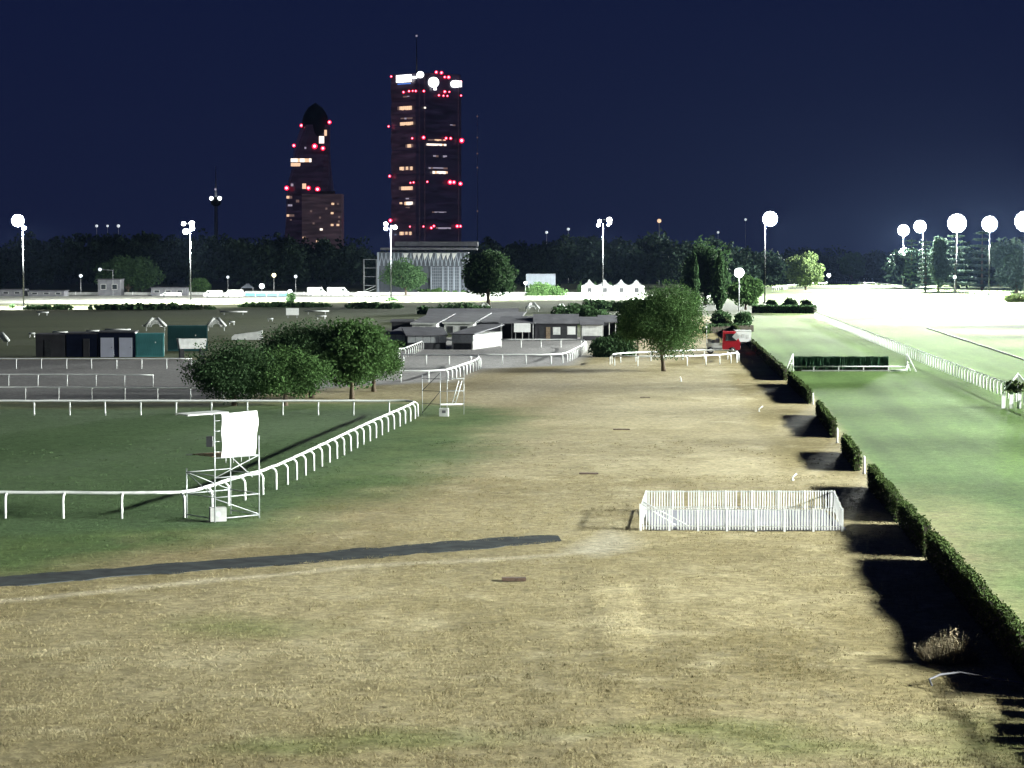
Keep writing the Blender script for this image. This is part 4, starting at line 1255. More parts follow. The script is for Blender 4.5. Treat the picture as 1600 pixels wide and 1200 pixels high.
def pole_on_feet(label, px, py, wpx, hpx=5, m='white_dirty', tilt=0.0):
    b = V(px, py); s = b.y / FPX; w, h = wpx * s, hpx * s
    t = thing('jump_pole', label, 'jump pole', (b.x, b.y, 0), 0, 'white poles on the inner field')
    MB().tube([(0, 0, h), (w, 0, h + tilt * s)], .16, 6).build('bar', M[m], t)
    for q in (.15, .85):
        MB().box((w * q, 0, h / 2), (.14, .14, h)).build('foot', M[m], t)


for lab, x, y, w, h in (('long white pole left of the white signboard', 344, 492, 42, 5), ('white pole right of the white signboard', 476, 491, 38, 5),
                        ('short white pole below the one right of the signboard', 494, 499, 16, 5), ('stubby white pole right of the long-armed arched wing', 357, 508, 10, 5),
                        ('white pole with a thin post at the left of the inner field', 82, 526, 24, 7), ('tiny white pole left of the thin-posted pole', 45, 527, 10, 6),
                        ('white pole above the navy cabin, left one', 135, 523, 20, 6), ('dashed-looking pale pole above the navy cabin, right one', 164, 521, 40, 6),
                        ('tiny white pole below the low bushes in mid field', 418, 502, 9, 4), ('pale low pole at far left below the bright sand', 58, 493, 18, 5)):
    pole_on_feet(lab, x, y, w, h)
b_ = V(447, 497); s_ = b_.y / FPX
t_ = thing('signboard', 'blank white signboard standing alone on the inner field', 'sign', (b_.x, b_.y, 0), .1)
MB().box((10 * s_, 0, 10 * s_), (20 * s_, .08, 11 * s_)).build('panel', M['white'], t_)
for q in (3, 17):
    MB().box((q * s_, .08, 5 * s_), (.1, .1, 10 * s_)).build('leg', M['galv'], t_)
b_ = V(362, 531); s_ = b_.y / FPX
t_ = thing('tarp_stack', 'pale tarpaulin draped over a stack behind the tree cluster', 'tarpaulin', (b_.x, b_.y, 0), .08)
MB().prism([(0, 0), (48 * s_, 0), (48 * s_, 1.5), (40 * s_, 1.25), (22 * s_, 1.05), (14 * s_, .95), (4 * s_, .8), (0, .45)], 0, 1.2).build('cover', M['white_dirty'], t_)


# small things lying on the dry turf
def plank(label, px, py, wpx, th=.09, dep=.35, rz=0.0, m='darkwood'):
    b = V(px, py); w = wpx * b.y / FPX
    o = MB().box((w * .25, 0, 0), (w * .5 - .01, dep, th)).build('plank', M[m], None, (b.x, b.y, th * .3), rz)
    tag(o, label, 'plank', 'dark boards lying on the dry turf')
    e = MB().box((w * .75, .01, -.006), (w * .5 - .01, dep, th)).build('plank_end', M[m], o)


plank('dark brown plank lying below the asphalt strip', 784, 906, 38, .12, .42, .03)
plank('dark board lying left of the picket pen, farther up the turf', 905, 740, 30, .06, .5)
plank('thin dark board farther off beyond the middle of the dry turf', 958, 671, 26, .06, .6)
plank('thinnest dark board far up towards the rail ring', 1000, 621, 16, .06, .7)


def peg(label, px, py, h=.5, lean=.5, r=.035):
    b = V(px, py)
    o = MB().tube([(0, 0, -.1), (0, 0, h * .5), (lean * h, 0, h)], [r, r, r * .9], 7).build('marker_peg', M['white'], None, (b.x, b.y, 0))
    tag(o, label, 'peg', 'white marker pegs')
    MB().tube([(0, 0, -.05), (0, 0, .05)], r * 1.8, 8).build('foot', M['white_dirty'], o)


peg('leaning white marker peg between picket pen and hedge', 1238, 750, .36, .7, .05)
peg('short white marker peg below the round green tree', 1064, 596, .5, -.15, .07)
peg('small pale marker peg left of the broken hedge row', 1186, 643, .45, .7, .05)
for lab, x, y, h in (('white post at the near end of the short hedge piece', 1364, 757, 1.1), ('white post beside the other at the short hedge piece', 1350, 740, 1.05),
                     ('white post at the middle hedge piece', 1308, 692, 1.05), ('white post at the hedge piece before the brush jump', 1270, 632, 1.0),
                     ('white post at the corner by the rail ring', 1151, 567, 1.3)):
    b = V(x, y)
    o = MB().tube([(0, 0, -.2), (0, 0, h * .9), (0, 0, h)], [.08, .08, .04], 8).build('gap_post', M['white'], None, (b.x, b.y, 0))
    tag(o, lab, 'post', 'white posts at the hedge gaps')
    MB().lathe([(.12, 0), (.12, .06)], 8).build('foot', M['concrete'], o)

b_ = V(1484, 1032)
rg_ = np.random.default_rng(55); n_ = 1500
a_ = rg_.random(n_) * 6.283; r_ = rg_.random(n_) ** .6
x0_ = np.stack([r_ * np.cos(a_) * .85, r_ * np.sin(a_) * .5, 0 * r_], -1)
hh_ = (.25 + .75 * rg_.random(n_)) * (1.05 - .5 * r_) * (.75 + .5 * np.sin(a_ * 2 + 1) ** 2); x1_ = x0_ + np.stack([np.cos(a_) * .15 * r_, np.sin(a_) * .15 * r_, hh_], -1) + rg_.normal(size=(n_, 3)) * [.16, .16, .03]
w_ = np.stack([.014 + 0 * r_, .01 * rg_.normal(size=n_), 0 * r_], -1)
t_ = thing('grass_clump', 'pale tall dry grass clump standing before the near hedge', 'grass clump', (b_.x, b_.y, -.05))
_st = link('stalks', np_mesh('stalks', np.stack([x0_ - w_, x0_ + w_, x1_], 1), 3, M['straw']), t_)
nf_ = 90; i_ = rg_.choice(n_, nf_)
_pl = link('plumes', np_mesh('plumes', leaf_quads(np.repeat(x1_[i_], 5, 0) + rg_.normal(size=(nf_ * 5, 3)) * [.025, .025, .07], .09, rg_), 4, M['straw']), t_)
_st['kind'] = 'stuff'; _pl['kind'] = 'stuff'
pp_ = [V(1456, 1072), V(1452, 1058, .2), V(1470, 1046, .42), V(1500, 1044, .38), V(1560, 1056, .3), V(1640, 1072, .2)]  # tube stands for a hooked pole and a light streak on the grass
tag(MB().tube([(p.x, p.y, p.z * .6 + .02) for p in pp_], .035, 7).build('hooked_pole_streak', M['roof_grey']), 'bent rail standing for a hooked pole and a streak of light at lower right', 'rail')


# ------------------------------------------------------------------ dry and green grass standing on the near field
def grass():
    rg = np.random.default_rng(3)
    n = 190000
    Y = 54 + 84 * rg.random(n) ** 1.35
    X = (rg.random(n) - .5) * .50 * Y
    clump = fbm(X, Y * .6, 1.1, 303)
    keep = (clump > .25 + .45 * rg.random(n)) & (X < hedge_x(Y) - .6)
    for poly, wd in ((P_PATCH, .5),):
        keep &= soft(poly, X, Y, wd) < .3
    # keep the asphalt strip and pen bare
    ty = np.interp(X, [V(-120, 908).x, V(400, 869).x, V(872, 835).x], [V(-120, 908).y, V(400, 869).y, V(872, 835).y])
    by = np.interp(X, [V(-120, 927).x, V(400, 884).x, V(878, 844).x], [V(-120, 927).y, V(400, 884).y, V(878, 844).y])
    keep &= ~((Y > by + .3) & (Y < ty - .3) & (X < V(876, 840).x))
    c0, c1 = V(1000, 829), V(1316, 797)
    keep &= ~((X > c0.x) & (X < c1.x + .3) & (Y > c0.y) & (Y < c1.y))
    X, Y = X[keep], Y[keep]; n = len(X)
    col = ground_col(X, Y)
    z = ground_z(X, Y)
    nb = 4
    X = np.repeat(X, nb) + rg.normal(size=n * nb) * .05; Y = np.repeat(Y, nb) + rg.normal(size=n * nb) * .05; z = np.repeat(z, nb)
    col = np.repeat(col, nb, 0) * (.72 + .62 * rg.random((n * nb, 1)))
    h = .025 + .06 * rg.random(n * nb) ** 2
    a = rg.random(n * nb) * 6.283; w = .006 + .007 * rg.random(n * nb)
    le = rg.normal(size=(n * nb, 2)) * .6 * h[:, None]
    b0 = np.stack([X - np.cos(a) * w, Y - np.sin(a) * w, z - .01], -1); b1 = np.stack([X + np.cos(a) * w, Y + np.sin(a) * w, z - .01], -1)
    tp = np.stack([X + le[:, 0], Y + le[:, 1], z + h], -1)
    # taller tussocks standing out of the mown sward
    k = 9000
    tx = rg.random(k) - .5; ty = 56 + 110 * rg.random(k) ** 1.2; tx = tx * .48 * ty
    sel = (fbm(tx, ty * .7, 3.5, 404) > .40 + .2 * rg.random(k)) & (tx < hedge_x(ty) - .8)
    sel &= ~((ty > np.interp(tx, [-25, 3], [88, 103])) & (ty < np.interp(tx, [-25, 3], [98, 110])) & (tx < 3)) & ~((tx > c0.x) & (tx < c1.x + .3) & (ty > c0.y) & (ty < c1.y))
    tx, ty = tx[sel], ty[sel]; k = len(tx); nt_ = 9
    tc_ = ground_col(tx, ty) * (.62 + .62 * rg.random((k, 1)))
    sz = np.repeat(.5 + .8 * rg.random(k), nt_); tz = np.repeat(ground_z(tx, ty), nt_)
    tx = np.repeat(tx, nt_) + rg.normal(size=k * nt_) * .10 * sz; ty = np.repeat(ty, nt_) + rg.normal(size=k * nt_) * .07 * sz
    th = (.04 + .07 * rg.random(k * nt_)) * sz; ta = rg.random(k * nt_) * 6.283; tw = .010 + .010 * rg.random(k * nt_)
    tl = rg.normal(size=(k * nt_, 2)) * .5 * th[:, None]
    b0 = np.concatenate([b0, np.stack([tx - np.cos(ta) * tw, ty - np.sin(ta) * tw, tz - .01], -1)])
    b1 = np.concatenate([b1, np.stack([tx + np.cos(ta) * tw, ty + np.sin(ta) * tw, tz - .01], -1)])
    tp = np.concatenate([tp, np.stack([tx + tl[:, 0], ty + tl[:, 1], tz + th], -1)])
    col = np.concatenate([col, np.repeat(tc_, nt_, 0)])
    m, nt, bs = nodes_of('grass_blades')
    bs.inputs['Roughness'].default_value = .9; bs.inputs['Specular IOR Level'].default_value = .1
    at = nt.nodes.new('ShaderNodeVertexColor'); at.layer_name = 'turf'
    nt.links.new(at.outputs[0], bs.inputs['Base Color'])
    me = np_mesh('grass', np.stack([b0, b1, tp], 1), 3, m)
    ca = me.color_attributes.new('turf', 'FLOAT_COLOR', 'POINT')
    c = np.repeat(col, 3, 0)
    ca.data.foreach_set('color', np.concatenate([c, np.ones((len(c), 1))], 1).astype(np.float32).ravel())
    o = link('grass', me); o['kind'] = 'stuff'; o['label'] = 'dry short grass standing on the near turf'; o['category'] = 'grass'


grass()


# ------------------------------------------------------------------ pavilion, marquees, vans, screen on the far side
def pavilion():
    a, b = V(590, 460), V(733, 460); s = a.y / FPX
    t = thing('pavilion', 'slatted pale pavilion with overhanging flat roof below the tall tower', 'building', (a.x, a.y, 0))
    W = b.x - a.x; H = VY(590, 394, a.y).z; D = 26.0
    MB().box((W / 2, D / 2 + .8, H / 2), (W - .6, D, H)).build('wall', M['facade_dark'], t)
    MB().box((W / 2 + 2.0, D / 2, H + 1.2), (W + 1.5, D + 6, .8)).build('roof', M['roof_dark'], t)
    MB().box((W / 2 + 4.5, D / 2 + 3, H + 3.0), (W - 3, D - 2, 1.6)).build('upper_roof', M['roof_dark'], t)
    # upper zig-zag slats
    sl = MB().box((0, 0, 0), (.32, .25, 4.6)).mesh('slat', M['facade'])
    n = 44
    for k in range(n):
        x = .4 + (W - .8) * k / (n - 1)
        o = link('slat', sl, t, (x, .25 + .1 * (k % 2), H - 2.6)); o.rotation_euler = (0, .22 * (1 if k % 2 else -1), 0)
    for x0, x1 in ((71, 76), (80, 84), (92, 96), (100, 105), (107, 111), (116, 121), (62, 66), (40, 46), (55, 59)):
        MB().prism([(x0 * s, H - .4), ((x0 + x1) / 2 * s, H - 2.8), (x1 * s + .6, H - .4)], -.1, .1).build('pale_panel', M['concrete'], t)  # pale concrete triangles among the slats
    x0 = 82 * s; x1 = 131 * s
    f = MB().box(((x0 + x1) / 2, .3, 5.2), (x1 - x0, .3, 9.6)).build('window_wall', M['facade_dark'], t)
    gr = MB().box((0, 0, 0), (.09, .1, 9.4)).mesh('glazing_bar', M['facade'])
    for k in range(16):
        link('glazing_bar', gr, f, (x0 + .5 + (x1 - x0 - 1) * k / 15, .08, 5.2))
    gh = MB().box((0, 0, 0), (x1 - x0 - .4, .08, .09)).mesh('glazing_rail', M['facade'])
    for k in range(9):
        link('glazing_rail', gh, f, ((x0 + x1) / 2, .06, 1.2 + k * 1.05))
    for q in (84, 102, 110.5, 119.5, 128.5):
        MB().box((q * s, -.35, 5.0), (.5, .5, 10.0)).build('column', M['facade'], t)
    MB().box((1.0 * s, -.2, H / 2), (.7, .7, H)).build('corner_post', M['facade'], t)
    # scaffold-like stair frame on the left
    c = V(568, 459)
    k = thing('stair_frame', 'dim steel stair frame standing left of the slatted pavilion', 'frame', (c.x, c.y + 1, 0))
    for x, y in ((0, 0), (4.6, 0), (0, 4), (4.6, 4)):
        MB().tube([(x, y, 0), (x, y, 12.6)], .10, 5).build('standard', M['galv'], k)
    for z in (3, 6.2, 9.4, 12.5):
        MB().tube([(0, 0, z), (4.6, 0, z)], .08, 5).tube([(0, 4, z), (4.6, 4, z)], .08, 5).build('ledger', M['galv'], k)
    MB().tube([(0, 0, 1), (4.6, 0, 3)], .12, 5).tube([(0, .3, 0), (4.6, .3, 2)], .1, 5).build('stair_rail', M['white_dirty'], k)


pavilion()


def marquee(label, px, w, seed):
    b = V(px, 461); s = b.y / FPX; W = w * s
    t = thing('marquee', label, 'marquee', (b.x, b.y + 8, 0), 0, 'pointed white marquees')
    h0, h1 = 3.2, 5.4
    n = 8; prof = [(W / 2, h0), (W * .3, h0 + .5), (W * .14, h0 + 1.2), (.12, h1)]
    vs, fs = [], []
    for r, z in prof:
        for q in range(4):
            a = math.pi / 4 + q * math.pi / 2
            vs.append((r * math.cos(a) * 1.414, r * math.sin(a) * 1.414, z))
    for i in range(3):
        for q in range(4):
            q2 = (q + 1) % 4; fs.append((i * 4 + q, i * 4 + q2, i * 4 + 4 + q2, i * 4 + 4 + q))
    fs.append((12, 13, 14, 15))
    MB().add(vs, fs).build('canopy', M['galv'], t)
    MB().box((0, -W / 2 + .1, h0 / 2), (W * .98, .06, h0 - .1)).build('side_wall', M['white_dirty'], t)
    MB().box((0, W / 2 - .1, h0 / 2), (W * .98, .06, h0 - .1)).build('side_wall', M['white_dirty'], t)
    MB().box((0, -W / 2 + .03, h0 * .4), (W * .28, .05, h0 * .75)).build('entrance', M['dark'], t)


for k, x in enumerate((922, 946, 972, 996)):
    marquee('pointed white marquee, %s from the left in the far row' % ['first', 'second', 'third', 'fourth'][k], x, 25, k)


def far_box(name, label, cat, x0, x1, y0, y1, yb, dep, m, group=None, kind='box'):
    a, b = V(x0, yb), V(x1, yb); W = b.x - a.x; H = VY(x0, y0, a.y).z
    t = thing(name, label, cat, (a.x, a.y, 0), 0, group)
    return t, W, H


def van(label, x0, x1, top, yb, flip=False):
    t, W, H = far_box('van', label, 'van', x0, x1, top, 0, yb, 2.2, 'white', 'white vans parked beyond the far track')
    f = (lambda x: W - x) if flip else (lambda x: x)
    pr = [(0, .4), (W, .4), (W, H * .9), (W - .2, H), (W * .22, H), (W * .1, H * .62), (0, H * .5)]
    if flip: pr = [(W - x, z) for x, z in pr][::-1]
    MB().prism(pr, 0, 2.1).build('body', M['white'], t)
    MB().box((f(W * .26), -.02, H * .72), (W * .14, .05, H * .22)).build('side_window', M['glass'], t)
    for q in (.2, .82):
        w = MB().lathe([(.2, -.12), (.4, -.12), (.4, .12), (.2, .12)], 12, (0, 0, 0), 'Y').build('wheel', M['rubber'], t, (f(W * q), .05, .4))
        MB().lathe([(.1, -.14), (.2, -.14), (.2, .14), (.1, .14)], 10, (0, 0, 0), 'Y').build('rim', M['galv'], w)
    for z in (.35, .65):
        MB().box((W * .6, -.015, H * z), (W * .6, .03, .05)).build('trim', M['white_dirty'], t)


van('white van, left of the pair under the four-lamp mast', 318, 347, 454, 465)
van('white van, right of the pair next to the blue awning', 350, 379, 453, 465)
van('big white van with rounded roof right of the blue awning', 480, 509, 449, 463, True)
van('big white van right next to the rounded-roof one', 511, 545, 449, 463, True)
van('small white van near the slatted pavilion', 553, 575, 456, 464)
van('smallest white van at the foot of the slatted pavilion', 577, 592, 458, 464)
van('low white van at the left of the van row', 250, 282, 457, 464)
t_, W_, H_ = far_box('awning', 'blue awning stalls between the white vans', 'stall', 382, 452, 455, 0, 464, 3, 'blue')
MB().add([(0, -1, H_ * .75), (W_, -1, H_ * .75), (W_, 2.5, H_), (0, 2.5, H_), (0, -1, H_ * .7), (W_, -1, H_ * .7), (W_, 2.5, H_ * .95), (0, 2.5, H_ * .95)],
         [(0, 1, 2, 3), (7, 6, 5, 4), (0, 4, 5, 1), (1, 5, 6, 2), (2, 6, 7, 3), (3, 7, 4, 0)]).build('canopy', M['white'], t_)
for q in range(2):
    MB().box((W_ * (.25 + .48 * q), -.6, H_ * .42), (W_ * .44, .1, H_ * .5)).build('front_panel', M['blue'], t_)
for q in range(5):
    MB().box((W_ * q / 4, -.9, H_ * .36), (.14, .14, H_ * .72)).build('post', M['white'], t_)
t_, W_, H_ = far_box('tent', 'small pale peaked tent behind the blue awning', 'tent', 376, 396, 443, 0, 459, 3, 'white')
MB().prism([(0, H_ * .55), (W_ / 2, H_), (W_, H_ * .55)], 0, 4).build('canopy', M['facade'], t_)
for q in (.04, .96):
    MB().box((W_ * q, .1, H_ * .28), (.15, .15, H_ * .56)).build('pole', M['white_dirty'], t_)
# grey screen
t_, W_, H_ = far_box('screen', 'grey blank screen standing among lit green shrubs', 'screen', 822, 868, 427, 0, 460, 1, 'galv')
MB().box((W_ / 2, 0, H_ * .7), (W_, .4, H_ * .55)).build('panel', M['facade'], t_)
for q in range(1, 6):
    MB().box((W_ * q / 6, -.22, H_ * .7), (.06, .05, H_ * .54)).build('seam', M['roof_grey'], t_)
for q in (.1, .9):
    MB().box((W_ * q, .5, H_ * .25), (.35, .35, H_ * .5)).build('leg', M['pole'], t_)
# dim buildings against the wood at left
for lab, x0, x1, top, yb in (('dim grey low building against the wood at far left', 0, 36, 453, 463), ('dim grey flat building below the left street lamp', 45, 100, 455, 463),
                             ('dim grey two-storey block beside the curved street lamp', 153, 188, 437, 462), ('pale low building behind the four-lamp mast', 236, 290, 450, 462)):
    t_, W_, H_ = far_box('building', lab, 'building', x0, x1, top, 0, yb, 8, 'facade', 'dim low buildings along the wood')
    MB().box((W_ / 2, 4, H_ / 2), (W_, 8, H_)).build('wall', M['roof_grey'], t_)
    MB().box((W_ / 2, 4, H_ + .15), (W_ + .6, 8.6, .3)).build('roof', M['roof_dark'], t_)
    n_ = max(2, int(W_ / 3))
    for q in range(n_):
        f_ = MB().box((W_ * (q + .5) / n_, -.03, H_ * .55), (W_ / n_ * .5, .06, H_ * .35)).build('window', M['concrete'], t_)
        MB().box((W_ * (q + .5) / n_, -.07, H_ * .55), (W_ / n_ * .42, .03, H_ * .29)).build('pane', M['glass'], f_)
# low white parapet at the far edge of the bright track
t_ = thing('track_wall', 'long low white wall behind the far bright track', 'wall', (V(-60, 461).x, V(0, 461).y, 0))
a_, b_ = V(-60, 461), V(1010, 461)
nw = 24
for k in range(nw):
    w = (b_.x - a_.x) / nw
    MB().box((w * (k + .5), 0, .5), (w - .05, .25, 1.0)).build('panel', M['concrete'], t_)
for k in range(nw + 1):
    MB().box(((b_.x - a_.x) * k / nw, -.02, .56), (.3, .34, 1.16)).build('pier', M['white'], t_)


# ------------------------------------------------------------------ lamps along the far side
def street_lamp(label, px, py, yb, r, lens='lamp_dim', arm=0.0, Y=None, name='street_lamp', group='small lamps beyond the track'):
    if Y is None:
        b = V(px, yb); Yd = b.y
    else:
        Yd = Y; b = VY(px, py, Y)
    top = VY(px, py, Yd)
    t = thing(name, label, 'lamp', (top.x + arm, Yd, 0), 0, group)
    rp = max(.06, r * .14)
    MB().tube([(0, 0, 0), (0, 0, top.z - r * .5)] + ([(-arm, 0, top.z)] if arm else []), rp, 6).build('pole', M['pole'], t)
    g = MB().ball((-arm, 0, top.z), r, 14, 10).build('globe', M[lens], t)
    MB().lathe([(r * .5, 0), (r * .3, .12), (.05, .2)], 10, (-arm, 0, top.z + r * .9)).build('cap', M['dark'], t)


street_lamp('big round globe lamp beside the slender cypress', 1155, 426, 486, 1.15, 'lamp')
street_lamp('small globe lamp at the far bend right of the lit tree', 1295, 430, 444, 1.0)
street_lamp('small globe lamp left of the grey screen', 821, 442, 461, .55)
street_lamp('round globe lamp over the bush between the vans', 453, 456, 466, .7)
street_lamp('globe lamp on a pole below the first right-hand mast', 1411, 394, 446, 1.9, 'lamp')
street_lamp('small lamp low in front of the left cedar', 1492, 433, 459, .55)
street_lamp('small lamp at the foot of the right-hand trees', 1562, 457, 466, .5)
street_lamp('faint street lamp at the left edge of the wood', 126, 431, 462, .6, 'lamp_far')
street_lamp('curved street lamp over the dim two-storey block', 156, 421, 462, .6, 'lamp_far', 4.5)
street_lamp('yellow lamp in the wood above the blue awning', 428, 430, 461, .75, 'lamp_warm')
street_lamp('faint lamp in the wood right of the yellow one', 462, 432, 461, .6, 'lamp_far')
street_lamp('faint lamp above the white van pair', 356, 433, 461, .5, 'lamp_far')
street_lamp('pale lamp tucked behind the tent by the awning', 409, 447, 461, .9, 'lamp_dim')
street_lamp('bright lamp low behind the round green tree', 1107, 461, 470, .9, 'lamp')
GL = 'tiny lights on the skyline'
for lab, x, y, r, lens in (('left of three tiny skyline lights over the dark wood', 151, 353, .7, 'lamp_far'), ('middle of three tiny skyline lights over the dark wood', 168, 353, .6, 'lamp_far'),
                           ('right of three tiny skyline lights over the dark wood', 185, 353, .8, 'lamp_far'), ('tiny skyline light left of the two-pair mast, lower', 854, 363, .7, 'lamp_far'),
                           ('tiny skyline light left of the two-pair mast, higher', 888, 358, .7, 'lamp_far'), ('pinkish skyline light right of the two-pair mast', 1030, 345, 1.0, 'win_warm'),
                           ('tiny skyline light above the drooping tree', 1122, 363, .6, 'lamp_far'), ('tiny skyline light left of the mast with big round glare', 1165, 343, .6, 'lamp_far')):
    street_lamp(lab, x, y, 0, r, lens, 0, 1180, 'skyline_light', GL)


# ------------------------------------------------------------------ city towers (about 2.5 km off)
def beacon(t, loc, r=2.4, core=True):
    h = MB().ball((0, 0, 0), r, 10, 6).build('beacon', M['red_lamp'], t, loc)  # ball enlarged to the size of the red glow round each lamp
    if core: MB().ball((0, -r * .8, 0), r * .55, 8, 6).build('core', M['pink_core'], h)


def big_tower():
    D = 2500.0; s = D / FPX
    corner = VY(655, 405, D)
    zt = lambda y: VY(655, y, D).z
    t = thing('office_tower', 'tall office tower with lit rooftop signs, red beacons and antenna', 'tower', (corner.x, D, 0))
    H = zt(118)
    uA, uB = (720 - 655) * s, (655 - 611) * s        # apparent face widths
    a = Vector((uA, uA * .62, 0)); b = Vector((-uB, uB * .9, 0))

    def P(f, px):
        if f == 'A': return a * ((px - 655) / 65.0)
        return b * ((655 - px) / 44.0)
    def slab(name, m, p, q, z0, z1):
        mb = MB(); c = p + q
        vs = [Vector((0, 0, z0)), p + Vector((0, 0, z0)), c + Vector((0, 0, z0)), q + Vector((0, 0, z0))]
        vs += [v + Vector((0, 0, z1 - z0)) for v in vs]
        mb.add(vs, [(0, 1, 5, 4), (1, 2, 6, 5), (2, 3, 7, 6), (3, 0, 4, 7), (4, 5, 6, 7)])
        return mb.build(name, m, t)
    slab('shaft', M['tower_b'], a, b, 0, H)
    # the left face carries its own brighter glazing, in stacked bulging modules
    nA = Vector((a.y, -a.x, 0)).normalized(); nB = Vector((b.y, -b.x, 0)).normalized()
    if nB.y > 0: nB = -nB
    mods = 8
    for k in range(mods):
        z0, z1 = H * k / mods, H * (k + 1) / mods - 1.0
        p0, p1 = P('B', 651), P('B', 611)
        vs, n = [], 6
        for j in range(n + 1):
            f = j / n; z = z0 + (z1 - z0) * f; o = nB * (.4 + 1.2 * math.sin(math.pi * f))
            vs += [p0 + o + Vector((0, 0, z)), p1 + o + Vector((0, 0, z))]
        MB().add(vs, [(2 * j, 2 * j + 1, 2 * j + 3, 2 * j + 2) for j in range(n)]).build('glass_module', M['tower_a'], t)
    for px in (655, 663, 715):
        p = P('A', px) + nA * .8
        MB().box((p.x, p.y, H / 2), (1.2, 1.2, H)).build('edge_strut', M['tower_a'], t)

    def panel(name, f, x0, x1, y0, y1, m, out=2.2):
        nn = nA if f == 'A' else nB
        p, q = P(f, x0) + nn * out, P(f, x1) + nn * out
        c = (p + q) / 2; L = (q - p).length
        return MB().box((c.x, c.y, (zt(y0) + zt(y1)) / 2), (L, .5, abs(zt(y0) - zt(y1))), math.atan2((q - p).y, (q - p).x)).build(name, m, t)
    W_ = M
    for f, x0, x1, y0, y1, m in (('B', 623, 646, 165, 171, 'win_warm'), ('B', 628, 647, 183, 185.5, 'win_dim'), ('B', 627, 648, 190, 195, 'win_warm'),
                                 ('B', 636, 648, 225, 230, 'win_warm'), ('B', 626, 647, 260, 265.5, 'win_warm'), ('B', 625, 647, 291, 296.5, 'win_warm'),
                                 ('B', 626, 630, 315.5, 319, 'win_warm'), ('B', 634, 647, 315, 320, 'win_white'), ('B', 626, 645, 362, 367, 'win_warm'),
                                 ('B', 632, 642, 149, 151, 'win_dim'), ('B', 636, 642, 323, 325, 'win_dim'), ('B', 636, 641, 309, 311, 'win_dim'),
                                 ('A', 667, 694, 217, 219.5, 'win_warm'), ('A', 665, 695, 224, 227, 'win_white'), ('A', 675, 683, 242, 245, 'win_cool'), ('A', 690, 696, 242, 245, 'win_cool'),
                                 ('A', 668, 697, 261, 263.5, 'win_cool'), ('A', 674, 697, 267, 271, 'win_white'), ('A', 673, 695, 330.5, 332, 'win_cool'), ('A', 679, 702, 355, 357.5, 'win_cool'),
                                 ('A', 661, 664, 167, 170, 'win_white'), ('A', 701, 709, 193, 195, 'win_dim')):
        n = max(1, round((x1 - x0) / 3.4)); st = (x1 - x0) / n
        for q in range(n):
            mm = m if RND.random() < .75 else {'win_warm': 'win_dim', 'win_white': 'win_warm', 'win_cool': 'win_dim', 'win_dim': 'win_cool'}[m]
            panel('window', f, x0 + st * q + .15, x0 + st * (q + 1) - .15, y0, y1 - RND.choice((0, 0, .6)), M[mm], 2.4)
    # rooftop crown: red-washed plant screen and signs
    slab('crown', M['tower_b'], a * .98, b * .98, H, H + 3)
    sg = panel('sign', 'B', 622, 646, 116, 127, M['sign'], 3.2)
    panel('sign_line', 'B', 624, 645, 129, 130.5, M['sign_blue'], 3.2)
    panel('sign', 'B', 645, 655, 119.5, 122.5, M['sign'], 3.2)
    p = P('B', 655) + nB * 3.5
    MB().ball((p.x + 4, p.y, zt(117)), (3.8, 1, 3.4), 16, 10).build('sign_emblem', M['sign'], t)
    p = P('A', 675) + nA * 3.5
    MB().ball((p.x, p.y, zt(128)), (5.6, 1, 5.4), 18, 10).build('sign_emblem', M['sign'], t)
    MB().box((p.x + 1.5, p.y, zt(137)), (3, .6, 4)).build('sign_tail', M['sign'], t)
    p = P('A', 709) + nA * 3.5
    MB().ball((p.x, p.y, zt(129)), (5.6, 1, 3.8), 18, 10).build('sign', M['sign'], t)
    MB().box((p.x + 1, p.y - .3, zt(129)), (10.5, .6, 6.2)).build('sign', M['sign'], t)
    for f, px, y, r in (('B', 614, 117, 1.6), ('A', 679, 112, 2.2), ('A', 687, 112.5, 2.3), ('A', 692, 119, 1.8), ('A', 698, 119, 2.4), ('A', 717, 125, 1.5), ('A', 692, 142, 2.1), ('A', 699, 142, 1.4),
                        ('A', 683, 148, 1.6), ('A', 690, 148.5, 1.5), ('A', 696, 148.5, 1.5), ('A', 717, 147, 1.5), ('B', 634, 143, 1.8), ('B', 643, 142, 1.7), ('B', 649, 142, 1.5), ('B', 654, 142.5, 1.7), ('A', 660, 142.5, 1.8),
                        ('B', 609.5, 195.5, 1.6), ('B', 611, 274, 2.0), ('B', 648, 216, 1.6), ('A', 659.5, 215, 2.5), ('A', 694, 215, 2.0), ('A', 701, 215, 2.0), ('A', 718, 218, 3.4),
                        ('B', 645, 285.5, 1.4), ('B', 650, 285, 1.5), ('A', 665, 284, 1.6), ('A', 700, 284, 3.2), ('A', 706, 284, 2.6), ('A', 716, 286, 2.8),
                        ('B', 612, 344, 2.5), ('B', 644, 354, 1.3), ('A', 659, 354, 1.5), ('A', 671, 356, 2.0), ('A', 675, 353, 1.8), ('A', 711, 353, 2.4), ('A', 716, 353, 2.0)):
        p = P(f, px) + (nA if f == 'A' else nB) * 3.6
        beacon(t, (p.x, p.y, zt(y)), r * .8)
    c = P('A', 660) + b * .2
    MB().tube([(c.x, c.y, H), (c.x, c.y, zt(75)), (c.x, c.y, zt(53))], [.9, .5, .25], 6).build('antenna', M['dark'], t)
    MB().ball((c.x, c.y, zt(55)), 1.1, 8, 6).build('antenna_light', M['win_cool'], t)


big_tower()


